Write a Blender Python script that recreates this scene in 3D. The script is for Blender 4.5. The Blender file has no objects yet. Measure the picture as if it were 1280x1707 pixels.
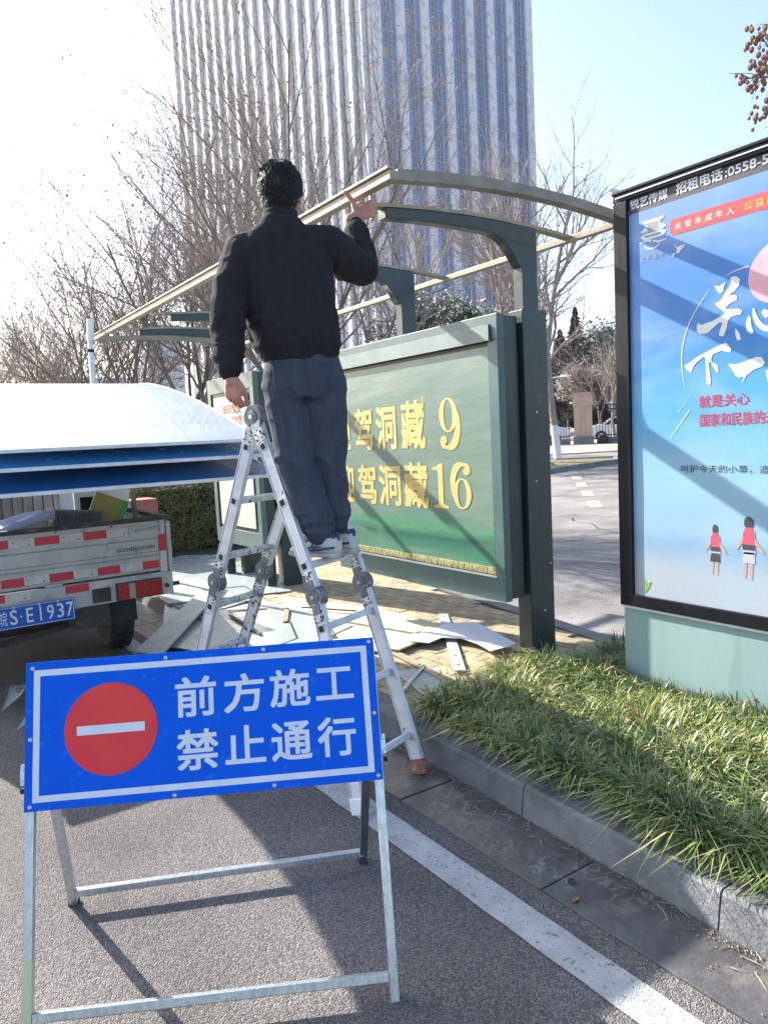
import bpy, bmesh, math, random
from mathutils import Vector, Matrix, noise
R = math.radians
random.seed(7)
SC = bpy.context.scene
COL = SC.collection

# ------------------------------------------------------------------ camera
EYE = Vector((0, 0, 1.5))
YAW, PITCH, ROLL, FPX = R(34.0), R(5.7), R(2.9), 1250.0
fwd = Vector((math.sin(YAW)*math.cos(PITCH), math.cos(YAW)*math.cos(PITCH), -math.sin(PITCH)))
r0 = Vector((math.cos(YAW), -math.sin(YAW), 0)); u0 = r0.cross(fwd)
rt = r0*math.cos(ROLL) - u0*math.sin(ROLL)
up = r0*math.sin(ROLL) + u0*math.cos(ROLL)
cd = bpy.data.cameras.new('camera'); cam = bpy.data.objects.new('camera', cd); COL.objects.link(cam)
M = Matrix((rt, up, -fwd)).transposed().to_4x4(); M.translation = EYE
cam.matrix_world = M
cd.sensor_fit = 'HORIZONTAL'; cd.sensor_width = 36; cd.lens = 36*FPX/1280
cd.clip_start = .05; cd.clip_end = 3000
SC.camera = cam

# ------------------------------------------------------------------ light
SUN_AZ, SUN_EL = -14.5, 30.0        # azimuth from +Y towards +X
w = bpy.data.worlds.new('World'); SC.world = w; w.use_nodes = True
nt = w.node_tree; nt.nodes.clear()
sky = nt.nodes.new('ShaderNodeTexSky'); sky.sky_type = 'NISHITA'; sky.sun_disc = False
sky.sun_elevation = R(SUN_EL); sky.sun_rotation = R(SUN_AZ)
sky.air_density = 1.0; sky.dust_density = 2.0; sky.ozone_density = 1.5
bg = nt.nodes.new('ShaderNodeBackground'); bg.inputs[1].default_value = .115
wo = nt.nodes.new('ShaderNodeOutputWorld')
nt.links.new(sky.outputs[0], bg.inputs[0]); nt.links.new(bg.outputs[0], wo.inputs[0])
sd = bpy.data.lights.new('sun', 'SUN'); sd.energy = 5.0; sd.angle = R(.5); sd.color = (1, .95, .87)
so = bpy.data.objects.new('sun', sd); COL.objects.link(so)
sdir = Vector((math.sin(R(SUN_AZ))*math.cos(R(SUN_EL)), math.cos(R(SUN_AZ))*math.cos(R(SUN_EL)), math.sin(R(SUN_EL))))
so.rotation_euler = sdir.to_track_quat('Z', 'Y').to_euler()
SC.view_settings.view_transform = 'Standard'; SC.view_settings.look = 'None'
SC.view_settings.exposure = 1.62; SC.view_settings.gamma = 1
SC.cycles.max_bounces = 6; SC.cycles.use_denoising = True

# ------------------------------------------------------------------ materials
MATS = {}
def mat(name, c1, c2=None, sc=6, rough=.6, metal=0, bump=0, bsc=40, rnd=0, fac=(.35, .65), c3=None, sc3=1.5, f3=(.55, .7), stretch=None, spec=.5, trans=0, alpha=1, coat=0):
    """c1/c2 mixed by noise; c3 wear patches at a second scale; rnd = per-object brightness spread"""
    if name in MATS: return MATS[name]
    m = bpy.data.materials.new(name); m.use_nodes = True; N = m.node_tree.nodes; L = m.node_tree.links
    b = N['Principled BSDF']; b.inputs['Roughness'].default_value = rough; b.inputs['Metallic'].default_value = metal
    b.inputs['Specular IOR Level'].default_value = spec
    if trans: b.inputs['Transmission Weight'].default_value = trans
    if coat: b.inputs['Coat Weight'].default_value = coat
    tc = N.new('ShaderNodeTexCoord'); src = tc.outputs['Object']
    if stretch:
        mp = N.new('ShaderNodeMapping'); mp.inputs['Scale'].default_value = stretch; L.new(src, mp.inputs[0]); src = mp.outputs[0]
    def nz(s, det=6):
        n = N.new('ShaderNodeTexNoise'); n.inputs['Scale'].default_value = s; n.inputs['Detail'].default_value = det; n.inputs['Roughness'].default_value = .6
        L.new(src, n.inputs['Vector']); return n.outputs[0]
    def ramp(o, a, z):
        r = N.new('ShaderNodeMapRange'); r.inputs[1].default_value = a; r.inputs[2].default_value = z; L.new(o, r.inputs[0]); return r.outputs[0]
    def mix(f, a, z):
        x = N.new('ShaderNodeMix'); x.data_type = 'RGBA'
        if f is not None: L.new(f, x.inputs[0])
        for s, i in ((a, 6), (z, 7)):
            if isinstance(s, tuple): x.inputs[i].default_value = (*s, 1)
            else: L.new(s, x.inputs[i])
        return x.outputs[2]
    c = mix(ramp(nz(sc), *fac), c1, c2 or tuple(v*.8 for v in c1))
    if c3: c = mix(ramp(nz(sc3, 8), *f3), c, c3)
    if rnd:
        oi = N.new('ShaderNodeObjectInfo'); hs = N.new('ShaderNodeHueSaturation')
        r = N.new('ShaderNodeMapRange'); r.inputs[3].default_value = 1-rnd; r.inputs[4].default_value = 1+rnd
        L.new(oi.outputs['Random'], r.inputs[0]); L.new(r.outputs[0], hs.inputs['Value']); L.new(c, hs.inputs['Color']); c = hs.outputs[0]
    L.new(c, b.inputs['Base Color'])
    rr = ramp(nz(sc*2.3), .2, .8); ma = N.new('ShaderNodeMapRange'); ma.inputs[3].default_value = max(0, rough-.08); ma.inputs[4].default_value = min(1, rough+.1)
    L.new(rr, ma.inputs[0]); L.new(ma.outputs[0], b.inputs['Roughness'])
    if bump:
        bp = N.new('ShaderNodeBump'); bp.inputs['Strength'].default_value = min(1, bump); bp.inputs['Distance'].default_value = .01*max(1, bump)
        L.new(nz(bsc, 4), bp.inputs['Height']); L.new(bp.outputs[0], b.inputs['Normal'])
    if alpha < 1: b.inputs['Alpha'].default_value = alpha
    MATS[name] = m; return m

def asphalt(name, base, light, bumpd=.008):
    m = bpy.data.materials.new(name); m.use_nodes = True; N = m.node_tree.nodes; L = m.node_tree.links; b = N['Principled BSDF']
    tc = N.new('ShaderNodeTexCoord'); s = tc.outputs['Object']
    v = N.new('ShaderNodeTexVoronoi'); v.inputs['Scale'].default_value = 215; L.new(s, v.inputs['Vector'])
    v2 = N.new('ShaderNodeTexVoronoi'); v2.inputs['Scale'].default_value = 260; L.new(s, v2.inputs['Vector'])
    n = N.new('ShaderNodeTexNoise'); n.inputs['Scale'].default_value = 1.3; n.inputs['Detail'].default_value = 7; L.new(s, n.inputs['Vector'])
    n2 = N.new('ShaderNodeTexNoise'); n2.inputs['Scale'].default_value = 60; n2.inputs['Detail'].default_value = 3; L.new(s, n2.inputs['Vector'])
    bw = N.new('ShaderNodeSeparateColor'); L.new(v.outputs['Color'], bw.inputs[0])
    r = N.new('ShaderNodeMapRange'); r.inputs[1].default_value = .3; r.inputs[2].default_value = 1; L.new(bw.outputs[0], r.inputs[0])
    x = N.new('ShaderNodeMix'); x.data_type = 'RGBA'; x.inputs[6].default_value = (*base, 1); x.inputs[7].default_value = (*light, 1); L.new(r.outputs[0], x.inputs[0])
    r2 = N.new('ShaderNodeMapRange'); r2.inputs[1].default_value = .3; r2.inputs[2].default_value = .7; r2.inputs[3].default_value = .72; r2.inputs[4].default_value = 1.25; L.new(n.outputs[0], r2.inputs[0])
    h = N.new('ShaderNodeHueSaturation'); L.new(x.outputs[2], h.inputs['Color']); L.new(r2.outputs[0], h.inputs['Value']); L.new(h.outputs[0], b.inputs['Base Color'])
    b.inputs['Roughness'].default_value = .9; b.inputs['Specular IOR Level'].default_value = .2
    a = N.new('ShaderNodeMath'); a.operation = 'ADD'; L.new(v.outputs['Distance'], a.inputs[0]); L.new(n2.outputs[0], a.inputs[1])
    bp = N.new('ShaderNodeBump'); bp.inputs['Distance'].default_value = bumpd; bp.inputs['Strength'].default_value = .6; bp.invert = True
    L.new(a.outputs[0], bp.inputs['Height']); L.new(bp.outputs[0], b.inputs['Normal'])
    MATS[name] = m; return m

def gradmat(name, stops, axis=2, wob=.12, wsc=(1.5, 1.5, 4), rough=.35, cloud=None, cs=.5, coat=0):
    """print on a poster: colour stops over height (object z in metres), edges broken by noise"""
    m = bpy.data.materials.new(name); m.use_nodes = True; N = m.node_tree.nodes; L = m.node_tree.links; b = N['Principled BSDF']
    tc = N.new('ShaderNodeTexCoord'); sp = N.new('ShaderNodeSeparateXYZ'); L.new(tc.outputs['Object'], sp.inputs[0])
    mp = N.new('ShaderNodeMapping'); mp.inputs['Scale'].default_value = wsc; L.new(tc.outputs['Object'], mp.inputs[0])
    n = N.new('ShaderNodeTexNoise'); n.inputs['Scale'].default_value = 1.6; n.inputs['Detail'].default_value = 6; L.new(mp.outputs[0], n.inputs['Vector'])
    a = N.new('ShaderNodeMath'); a.operation = 'MULTIPLY_ADD'; a.inputs[1].default_value = wob*2; L.new(n.outputs[0], a.inputs[0]); L.new(sp.outputs[axis], a.inputs[2])
    z0, z1 = stops[0][0], stops[-1][0]
    r = N.new('ShaderNodeMapRange'); r.inputs[1].default_value = z0+wob; r.inputs[2].default_value = z1+wob; L.new(a.outputs[0], r.inputs[0])
    cr = N.new('ShaderNodeValToRGB'); e = cr.color_ramp.elements
    while len(e) < len(stops): e.new(.5)
    for i, (z, c) in enumerate(stops): e[i].position = (z-z0)/(z1-z0); e[i].color = (*c, 1)
    L.new(r.outputs[0], cr.inputs[0]); out = cr.outputs[0]
    if cloud:
        n2 = N.new('ShaderNodeTexNoise'); n2.inputs['Scale'].default_value = 2.2; n2.inputs['Detail'].default_value = 8; n2.inputs['Distortion'].default_value = .8; L.new(mp.outputs[0], n2.inputs['Vector'])
        r2 = N.new('ShaderNodeMapRange'); r2.inputs[1].default_value = .45; r2.inputs[2].default_value = .75; r2.inputs[4].default_value = cs; L.new(n2.outputs[0], r2.inputs[0])
        x = N.new('ShaderNodeMix'); x.data_type = 'RGBA'; x.inputs[7].default_value = (*cloud, 1); L.new(r2.outputs[0], x.inputs[0]); L.new(out, x.inputs[6]); out = x.outputs[2]
    L.new(out, b.inputs['Base Color']); b.inputs['Roughness'].default_value = rough
    b.inputs['Coat Weight'].default_value = coat; b.inputs['Coat Roughness'].default_value = .15
    bp = N.new('ShaderNodeBump'); bp.inputs['Strength'].default_value = .25; bp.inputs['Distance'].default_value = .02; L.new(n.outputs[0], bp.inputs['Height']); L.new(bp.outputs[0], b.inputs['Normal'])
    MATS[name] = m; return m

# ------------------------------------------------------------------ mesh helpers
class MB:
    def __init__(s): s.v = []; s.f = []; s.m = []
    def add(s, vs, fs, mi=0):
        o = len(s.v); s.v += [tuple(x) for x in vs]; s.f += [tuple(i+o for i in f) for f in fs]; s.m += [mi]*len(fs)
    def box(s, lo, hi, mi=0, fr=None):
        (a, b, c), (d, e, f) = lo, hi
        vs = [(a,b,c),(d,b,c),(d,e,c),(a,e,c),(a,b,f),(d,b,f),(d,e,f),(a,e,f)]
        if fr: vs = [fr(*p) for p in vs]
        s.add(vs, [(0,3,2,1),(4,5,6,7),(0,1,5,4),(1,2,6,5),(2,3,7,6),(3,0,4,7)], mi)
    def bar(s, a, b, w, h, upv=(0,0,1), mi=0):
        a, b = Vector(a), Vector(b); d = (b-a).normalized(); u = Vector(upv)
        x = d.cross(u)
        if x.length < 1e-4: x = d.cross(Vector((1,0,0)))
        x.normalize(); u = x.cross(d).normalized()
        vs = [p + x*(sx*w/2) + u*(sy*h/2) for p in (a, b) for sx, sy in ((-1,-1),(1,-1),(1,1),(-1,1))]
        s.add(vs, [(3,2,1,0),(4,5,6,7),(0,1,5,4),(1,2,6,5),(2,3,7,6),(3,0,4,7)], mi)
    def tube(s, pts, rad, n=8, mi=0, cap=True):
        pts = [Vector(p) for p in pts]
        if not hasattr(rad, '__len__'): rad = [rad]*len(pts)
        vs = []; fs = []; ref = None
        for i, p in enumerate(pts):
            d = (pts[min(i+1, len(pts)-1)]-pts[max(i-1, 0)]).normalized()
            if ref is None: ref = d.orthogonal().normalized()
            ref = (ref - d*ref.dot(d)).normalized(); y = d.cross(ref)
            for k in range(n):
                t = 2*math.pi*k/n; vs.append(p + (ref*math.cos(t)+y*math.sin(t))*rad[i])
        for i in range(len(pts)-1):
            for k in range(n): fs.append((i*n+k, i*n+(k+1)%n, (i+1)*n+(k+1)%n, (i+1)*n+k))
        if cap: fs += [tuple(range(n-1, -1, -1)), tuple((len(pts)-1)*n+k for k in range(n))]
        s.add(vs, fs, mi)
    def cyl(s, c, ax, r, h, n=16, mi=0):
        c = Vector(c); ax = Vector(ax).normalized(); s.tube([c-ax*h/2, c+ax*h/2], r, n, mi)
    def prism(s, poly, off, mi=0):
        n = len(poly); off = Vector(off); a = [Vector(p) for p in poly]; b = [p+off for p in a]
        s.add(a+b, [tuple(range(n-1, -1, -1)), tuple(range(n, 2*n))]+[(i, (i+1)%n, (i+1)%n+n, i+n) for i in range(n)], mi)
    def loft(s, rings, mi=0, cap=True):
        n = len(rings[0]); vs = [p for r in rings for p in r]; fs = []
        for i in range(len(rings)-1):
            for k in range(n): fs.append((i*n+k, i*n+(k+1)%n, (i+1)*n+(k+1)%n, (i+1)*n+k))
        if cap: fs += [tuple(range(n-1, -1, -1)), tuple((len(rings)-1)*n+k for k in range(n))]
        s.add(vs, fs, mi)
    def ball(s, c, r, n=12, mi=0, rot=None):
        c = Vector(c)
        if not hasattr(r, '__len__'): r = (r, r, r)
        rings = []
        for i in range(1, n):
            t = math.pi*i/n
            ring = [Vector((r[0]*math.sin(t)*math.cos(2*math.pi*k/n/1), r[1]*math.sin(t)*math.sin(2*math.pi*k/n), -r[2]*math.cos(t))) for k in range(n)]
            rings.append([c + (rot @ q if rot else q) for q in ring])
        s.loft(rings, mi)
    def mesh(s, name, mats, smooth=False, bevel=0):
        me = bpy.data.meshes.new(name); me.from_pydata(s.v, [], s.f)
        for m in (mats if isinstance(mats, (list, tuple)) else [mats]): me.materials.append(m)
        me.polygons.foreach_set('material_index', s.m)
        if smooth: me.polygons.foreach_set('use_smooth', [True]*len(s.f))
        if bevel:
            bm = bmesh.new(); bm.from_mesh(me)
            es = [e for e in bm.edges if len(e.link_faces) == 2 and e.calc_face_angle(0) > .6]
            bmesh.ops.bevel(bm, geom=es, offset=bevel, segments=2, profile=.6, affect='EDGES', clamp_overlap=True)
            bm.to_mesh(me); bm.free()
        me.update(); return me

def obj(name, me, parent=None, mats=None, smooth=False, bevel=0, stuff=False):
    if isinstance(me, MB): me = me.mesh(name, mats, smooth, bevel)
    o = bpy.data.objects.new(name, me); COL.objects.link(o)
    if parent is not None: setpar(o, parent)
    if stuff: o['kind'] = 'stuff'
    return o
def setpar(o, p):
    o.parent = p; o.matrix_parent_inverse = Matrix.Translation(-world_loc(p))
def world_loc(p):
    v = Vector(p.location)
    if p.parent is not None: v = v + p.matrix_parent_inverse.translation + world_loc(p.parent)
    return v
def thing(name, label, cat, loc=(0,0,0), group=None):
    o = bpy.data.objects.new(name, None); COL.objects.link(o); o.location = loc; o.empty_display_size = .1
    tag(o, label, cat, group); return o
def tag(o, label, cat, group=None):
    o['label'] = label; o['category'] = cat
    if group: o['group'] = group
    return o
def struct(name, mb, m, smooth=False, bevel=0):
    o = obj(name, mb, None, m, smooth, bevel); o['kind'] = 'structure'; return o
def dup(root, d, label=None):
    """copy of a thing, its parts and sub-parts, moved by d"""
    r = root.copy(); COL.objects.link(r); r.location = Vector(root.location)+Vector(d)
    if label: r['label'] = label
    def rec(s, t):
        for ch in list(s.children):
            c = ch.copy(); COL.objects.link(c); c.parent = t; rec(ch, c)
    rec(root, r); return r

# text as real glyph meshes, fitted into a frame
_tc = {}
def glyphs(body, bold=0):
    k = (body, bold)
    if k in _tc: return _tc[k]
    cu = bpy.data.curves.new('t', 'FONT'); cu.body = body; cu.size = 1; cu.offset = bold; cu.resolution_u = 3
    o = bpy.data.objects.new('t', cu); COL.objects.link(o)
    dg = bpy.context.evaluated_depsgraph_get(); me = bpy.data.meshes.new_from_object(o.evaluated_get(dg))
    vs = [tuple(v.co) for v in me.vertices]; fs = [tuple(p.vertices) for p in me.polygons]
    bpy.data.objects.remove(o); bpy.data.curves.remove(cu); bpy.data.meshes.remove(me)
    xs = [v[0] for v in vs]; ys = [v[1] for v in vs]
    x0, x1, y0, y1 = min(xs), max(xs), min(ys), max(ys)
    vs = [((v[0]-x0)/(x1-x0), (v[1]-y0)/(y1-y0)) for v in vs]
    _tc[k] = (vs, fs); return _tc[k]
def text(parent, body, fr, x0, y0, x1, y1, m, off=.0015, bold=.012, name='lettering'):
    """fr(x, y, d) maps sign coordinates to world"""
    vs, fs = glyphs(body, 0); mb = MB(); k = bold*abs(y1-y0)*.75
    x0 += k; x1 -= k; y0 += k; y1 -= k
    for i, (dx, dy) in enumerate([(0, 0)]+([(-1, -1), (1, 1), (-1, 1), (1, -1), (1, 0), (-1, 0), (0, 1), (0, -1)] if bold > 0 else [])):
        mb.add([fr(x0+(x1-x0)*a+dx*k, y0+(y1-y0)*b+dy*k, off+i*.00004) for a, b in vs], fs)
    return obj(name, mb, parent, m)
def frX(X):   # face looking towards -X : x = -Y
    return lambda x, y, d=0: (X-d, -x, y)
def frY(Y):
    return lambda x, y, d=0: (x, Y-d, y)
def ribbon(mb, fr, pts, ws, off, closed=False):
    P = [Vector((p[0], p[1])) for p in pts]; n = len(P)
    if not hasattr(ws, '__len__'): ws = [ws]*n
    # smooth the line
    for _ in range(2):
        Q = [P[0]]; W = [ws[0]]
        for i in range(n-1):
            Q += [P[i].lerp(P[i+1], .25), P[i].lerp(P[i+1], .75)]; W += [ws[i]*.75+ws[i+1]*.25, ws[i]*.25+ws[i+1]*.75]
        Q.append(P[-1]); W.append(ws[-1]); P, ws, n = Q, W, len(Q)
    vs = []
    for i in range(n):
        d = P[min(i+1, n-1)]-P[max(i-1, 0)]
        if d.length < 1e-9: d = Vector((1, 0))
        d.normalize(); nn = Vector((-d.y, d.x))*ws[i]/2
        vs += [fr(*(P[i]+nn), off), fr(*(P[i]-nn), off)]
    mb.add(vs, [(2*i, 2*i+1, 2*i+3, 2*i+2) for i in range(n-1)])
def flat(mb, fr, pts, off, mi=0): mb.add([fr(p[0], p[1], off) for p in pts], [tuple(range(len(pts)))], mi)
def ell(cx, cy, a, b, n=28, t0=0, t1=360): return [(cx+a*math.cos(R(t0+(t1-t0)*i/n)), cy+b*math.sin(R(t0+(t1-t0)*i/n))) for i in range(n)]

def remesh(mb, name, vox, m, smooth_it=6, disp=None, parent=None):
    me = mb.mesh(name, m); o = bpy.data.objects.new(name, me); COL.objects.link(o)
    md = o.modifiers.new('r', 'REMESH'); md.mode = 'VOXEL'; md.voxel_size = vox; md.use_smooth_shade = True
    if smooth_it:
        s = o.modifiers.new('s', 'SMOOTH'); s.iterations = smooth_it; s.factor = .5
    dg = bpy.context.evaluated_depsgraph_get(); e = bpy.data.meshes.new_from_object(o.evaluated_get(dg))
    bpy.data.objects.remove(o)
    if not e.materials: e.materials.append(m)
    if disp:
        ns = [v.normal.copy() for v in e.vertices]
        for v, nrm in zip(e.vertices, ns): v.co += nrm*disp(v.co, nrm)
    e.polygons.foreach_set('use_smooth', [True]*len(e.polygons)); e.update(); e.name = name
    return obj(name, e, parent)

# ------------------------------------------------------------------ palette
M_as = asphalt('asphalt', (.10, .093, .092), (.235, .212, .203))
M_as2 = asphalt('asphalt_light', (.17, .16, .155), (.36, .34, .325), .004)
M_line = mat('road_paint', (.50, .50, .50), (.36, .36, .365), 9, .75, bump=.6, bsc=160, c3=(.17, .165, .165), sc3=75, f3=(.57, .66))
M_kerb = mat('kerb_granite', (.20, .205, .21), (.12, .125, .13), 7, .7, bump=.5, bsc=70, c3=(.075, .075, .07), sc3=3.4, f3=(.5, .72), rnd=.08)
M_gut = mat('gutter_stone', (.11, .105, .105), (.060, .058, .060), 5, .42, bump=.6, bsc=22, c3=(.20, .185, .17), sc3=5.2, f3=(.56, .75), rnd=.1)
def veins(m, col=(.40, .38, .35)):
    N = m.node_tree.nodes; L = m.node_tree.links; b = N['Principled BSDF']; src = b.inputs['Base Color'].links[0].from_socket
    tc = N.new('ShaderNodeTexCoord'); n = N.new('ShaderNodeTexNoise'); n.inputs['Scale'].default_value = 8; n.inputs['Detail'].default_value = 6; n.inputs['Distortion'].default_value = .3; L.new(tc.outputs['Object'], n.inputs['Vector'])
    a = N.new('ShaderNodeMath'); a.operation = 'SUBTRACT'; a.inputs[1].default_value = .52; L.new(n.outputs[0], a.inputs[0])
    c = N.new('ShaderNodeMath'); c.operation = 'ABSOLUTE'; L.new(a.outputs[0], c.inputs[0])
    r = N.new('ShaderNodeMapRange'); r.inputs[1].default_value = .004; r.inputs[2].default_value = .022; r.inputs[3].default_value = .38; r.inputs[4].default_value = 0; L.new(c.outputs[0], r.inputs[0])
    n2 = N.new('ShaderNodeTexNoise'); n2.inputs['Scale'].default_value = 3.1; L.new(tc.outputs['Object'], n2.inputs['Vector'])
    r2 = N.new('ShaderNodeMapRange'); r2.inputs[1].default_value = .5; r2.inputs[2].default_value = .62; L.new(n2.outputs[0], r2.inputs[0])
    k = N.new('ShaderNodeMath'); k.operation = 'MULTIPLY'; L.new(r.outputs[0], k.inputs[0]); L.new(r2.outputs[0], k.inputs[1])
    x = N.new('ShaderNodeMix'); x.data_type = 'RGBA'; L.new(k.outputs[0], x.inputs[0]); L.new(src, x.inputs[6]); x.inputs[7].default_value = (*col, 1); L.new(x.outputs[2], b.inputs['Base Color'])
veins(M_gut)
M_brick = mat('yellow_paver', (.46, .36, .2), (.33, .26, .16), 18, .85, bump=.5, bsc=120, c3=(.26, .23, .18), sc3=3, f3=(.5, .7), rnd=.2)
M_sand = mat('sand_bed', (.36, .29, .19), (.25, .2, .14), 20, .95, bump=.6, bsc=120)
M_soil = mat('soil', (.07, .055, .035), (.04, .03, .02), 20, .95, bump=1, bsc=60)
M_grn = mat('dark_green_paint', (.012, .034, .035), (.009, .026, .029), 5, .38, bump=.08, bsc=60, c3=(.06, .075, .065), sc3=19, f3=(.60, .74), coat=.15)
M_grl = mat('grey_green_paint', (.085, .15, .14), (.07, .125, .12), 6, .4, bump=.06, bsc=80, c3=(.15, .19, .18), sc3=8, f3=(.6, .8))
M_jade = mat('pale_jade_paint', (.30, .43, .41), (.26, .38, .37), 3, .45, bump=.1, bsc=30, stretch=(1, 1, .15), c3=(.17, .3, .28), sc3=6, f3=(.58, .8))
M_cream = mat('cream_strip', (.38, .32, .21), (.28, .23, .15), 12, .5, bump=.15, bsc=60, c3=(.2, .17, .12), sc3=8, f3=(.6, .72))
M_blk = mat('black_frame', (.014, .014, .018), (.008, .008, .011), 12, .35, bump=.1, bsc=80, c3=(.045, .045, .05), sc3=14, f3=(.62, .75), stretch=(1, 1, .2), spec=.25)
M_alu = mat('ladder_aluminium', (.74, .75, .76), (.58, .59, .61), 12, .42, .35, bump=.15, bsc=60, c3=(.06, .055, .05), sc3=20, f3=(.66, .70))
M_alus = mat('spattered_aluminium', (.8, .8, .79), (.5, .5, .5), 16, .5, .2, bump=.5, bsc=60, c3=(.035, .035, .035), sc3=38, f3=(.56, .60))
M_hng = mat('hinge_plate', (.13, .14, .145), (.22, .23, .24), 18, .45, .4, bump=.3, bsc=60, c3=(.55, .55, .53), sc3=24, f3=(.62, .68))
M_galv = mat('galvanised_tube', (.62, .66, .68), (.45, .49, .52), 26, .3, .75, bump=.1, bsc=50, stretch=(3, 3, .6))
M_galy = mat('galvanised_yellowed', (.62, .66, .40), (.55, .6, .45), 12, .35, .6)
M_sblue = mat('sign_blue', (.0, .115, .74), (.0, .105, .69), 9, .45, spec=.12, c3=(.01, .15, .78), sc3=26, f3=(.6, .66), bump=.03, bsc=6)
M_sred = mat('sign_red', (.80, .055, .07), (.82, .08, .06), 9, .45, spec=.12, bump=.03, bsc=6)
M_swht = mat('sign_white', (.74, .77, .84), (.66, .70, .8), 20, .4, c3=(.5, .54, .62), sc3=34, f3=(.64, .7))
M_rub = mat('rubber', (.022, .022, .023), (.035, .035, .035), 20, .8, bump=.3, bsc=60)
M_redr = mat('worn_red_rubber', (.36, .10, .06), (.22, .09, .06), 40, .8, bump=.4, bsc=90, c3=(.3, .27, .25), sc3=30, f3=(.5, .6))
M_trk = mat('truck_silver', (.50, .49, .46), (.40, .385, .36), 7, .42, .25, bump=.1, bsc=50, c3=(.24, .21, .17), sc3=9, f3=(.58, .72))
M_trkd = mat('truck_dark', (.06, .055, .05), (.035, .033, .03), 12, .7, bump=.3, bsc=40, c3=(.16, .12, .09), sc3=9, f3=(.55, .7))
M_tr = mat('reflective_red', (.62, .03, .05), (.5, .03, .045), 40, .4, bump=.1, bsc=200)
M_tw = mat('reflective_white', (.62, .58, .55), (.52, .48, .44), 30, .45, bump=.1, bsc=200, c3=(.3, .26, .22), sc3=24, f3=(.62, .7))
M_blkp = mat('black_print', (.03, .03, .035))
M_pblue = mat('plate_blue', (.005, .10, .50), (.005, .09, .42), 20, .4)
M_white = mat('white_paint', (.78, .78, .78), (.7, .7, .7), 10, .45)
M_gold = mat('gold_print', (.64, .46, .13), (.70, .55, .22), 14, .42)
M_lamp = mat('tail_lamp_red', (.30, .012, .015), (.42, .02, .02), 60, .25, coat=.5, c3=(.4, .3, .2), sc3=20, f3=(.65, .75))
M_lampw = mat('tail_lamp_clear', (.42, .33, .28), (.36, .26, .22), 60, .3, coat=.5)
M_jkt = mat('black_fleece', (.020, .019, .023), (.028, .026, .031), 30, .95, bump=.4, bsc=500, spec=.2)
M_jean = mat('navy_denim', (.045, .056, .082), (.066, .078, .104), 22, .9, bump=.3, bsc=500, stretch=(1, 1, .35), spec=.25)
M_skin = mat('skin', (.50, .24, .17), (.44, .19, .13), 18, .5, bump=.1, bsc=220)
M_hair = mat('black_hair', (.009, .008, .008), (.016, .014, .013), 40, .4)
M_bark = mat('grey_bark', (.24, .19, .15), (.14, .11, .09), 14, .9, bump=.6, bsc=40, stretch=(1, 1, .3))
M_twig = mat('twigs', (.37, .31, .28), (.25, .21, .19), 8, .85)
M_barkp = mat('pale_bark', (.34, .29, .25), (.22, .18, .16), 9, .9, bump=.4, bsc=20)
M_lime = mat('whitewash', (.75, .75, .78), (.62, .62, .66), 8, .8)
M_dleaf = mat('dead_leaf', (.42, .22, .09), (.26, .13, .08), 30, .8)
M_gleaf = mat('green_leaf', (.05, .085, .025), (.03, .055, .018), 9, .55)
M_hleaf = mat('hedge_leaf', (.09, .12, .04), (.20, .18, .06), 9, .5)
M_conif = mat('conifer_green', (.045, .085, .065), (.03, .06, .045), 2, .8)
M_gb = mat('mondo_blade', (.13, .18, .045), (.065, .11, .035), 3.5, .4, c3=(.27, .27, .07), sc3=2.2, f3=(.46, .62))
M_gb2 = mat('mondo_dry_blade', (.42, .38, .20), (.30, .27, .14), 6, .5)
M_sheet = mat('pale_sheet', (.44, .49, .48), (.38, .43, .42), 3, .25, c3=(.48, .52, .5), sc3=6, f3=(.6, .75), coat=.2)
M_ply = mat('pale_board', (.66, .60, .38), (.58, .52, .33), 6, .6, c3=(.42, .36, .22), sc3=7, f3=(.6, .8))
M_wood = mat('raw_wood', (.36, .27, .17), (.26, .19, .11), 10, .75, bump=.2, bsc=40)

# ================================================================== SETTING
def rise(x, y):          # the ground beyond the bus lane climbs gently
    t = .72*x+.69*y
    return .022*max(0, t-12) if x > 4 else .022*max(0, t-12)*max(0, min(1, (x-3)))
mb = MB()
nx, ny = 60, 60
def gc(i, n, a, b): t = i/n; return a+(b-a)*(t**2.2)
xs = [-400, -100, -30, -10, 0] + [i*.5 for i in range(1, 20)] + [10+i*2 for i in range(0, 50)] + [120, 160, 240, 400, 700]
ys = [-60, -20, -5, 0] + [i*1. for i in range(1, 20)] + [20+i*3 for i in range(0, 40)] + [150, 200, 300, 500, 900]
vs = [(x, y, min(2.2, rise(x, y))) for y in ys for x in xs]; W = len(xs)
mb.add(vs, [(j*W+i, j*W+i+1, (j+1)*W+i+1, (j+1)*W+i) for j in range(len(ys)-1) for i in range(W-1)])
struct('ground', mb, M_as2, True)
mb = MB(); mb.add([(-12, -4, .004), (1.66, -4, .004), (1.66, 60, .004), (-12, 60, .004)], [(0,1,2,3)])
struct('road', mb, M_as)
mb = MB()
# edge line with slightly ragged borders
n = 400; L1 = []; 
for i in range(n+1):
    y = -3+ i*.1; a = 1.446+.005*noise.noise((y*9, 0, 0)); b = 1.572+.005*noise.noise((y*9, 5, 0))
    L1 += [(a, y, .008), (b, y, .008)]
mb.add(L1, [(2*i, 2*i+1, 2*i+3, 2*i+2) for i in range(n)])
struct('road_marking', mb, M_line)
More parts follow.
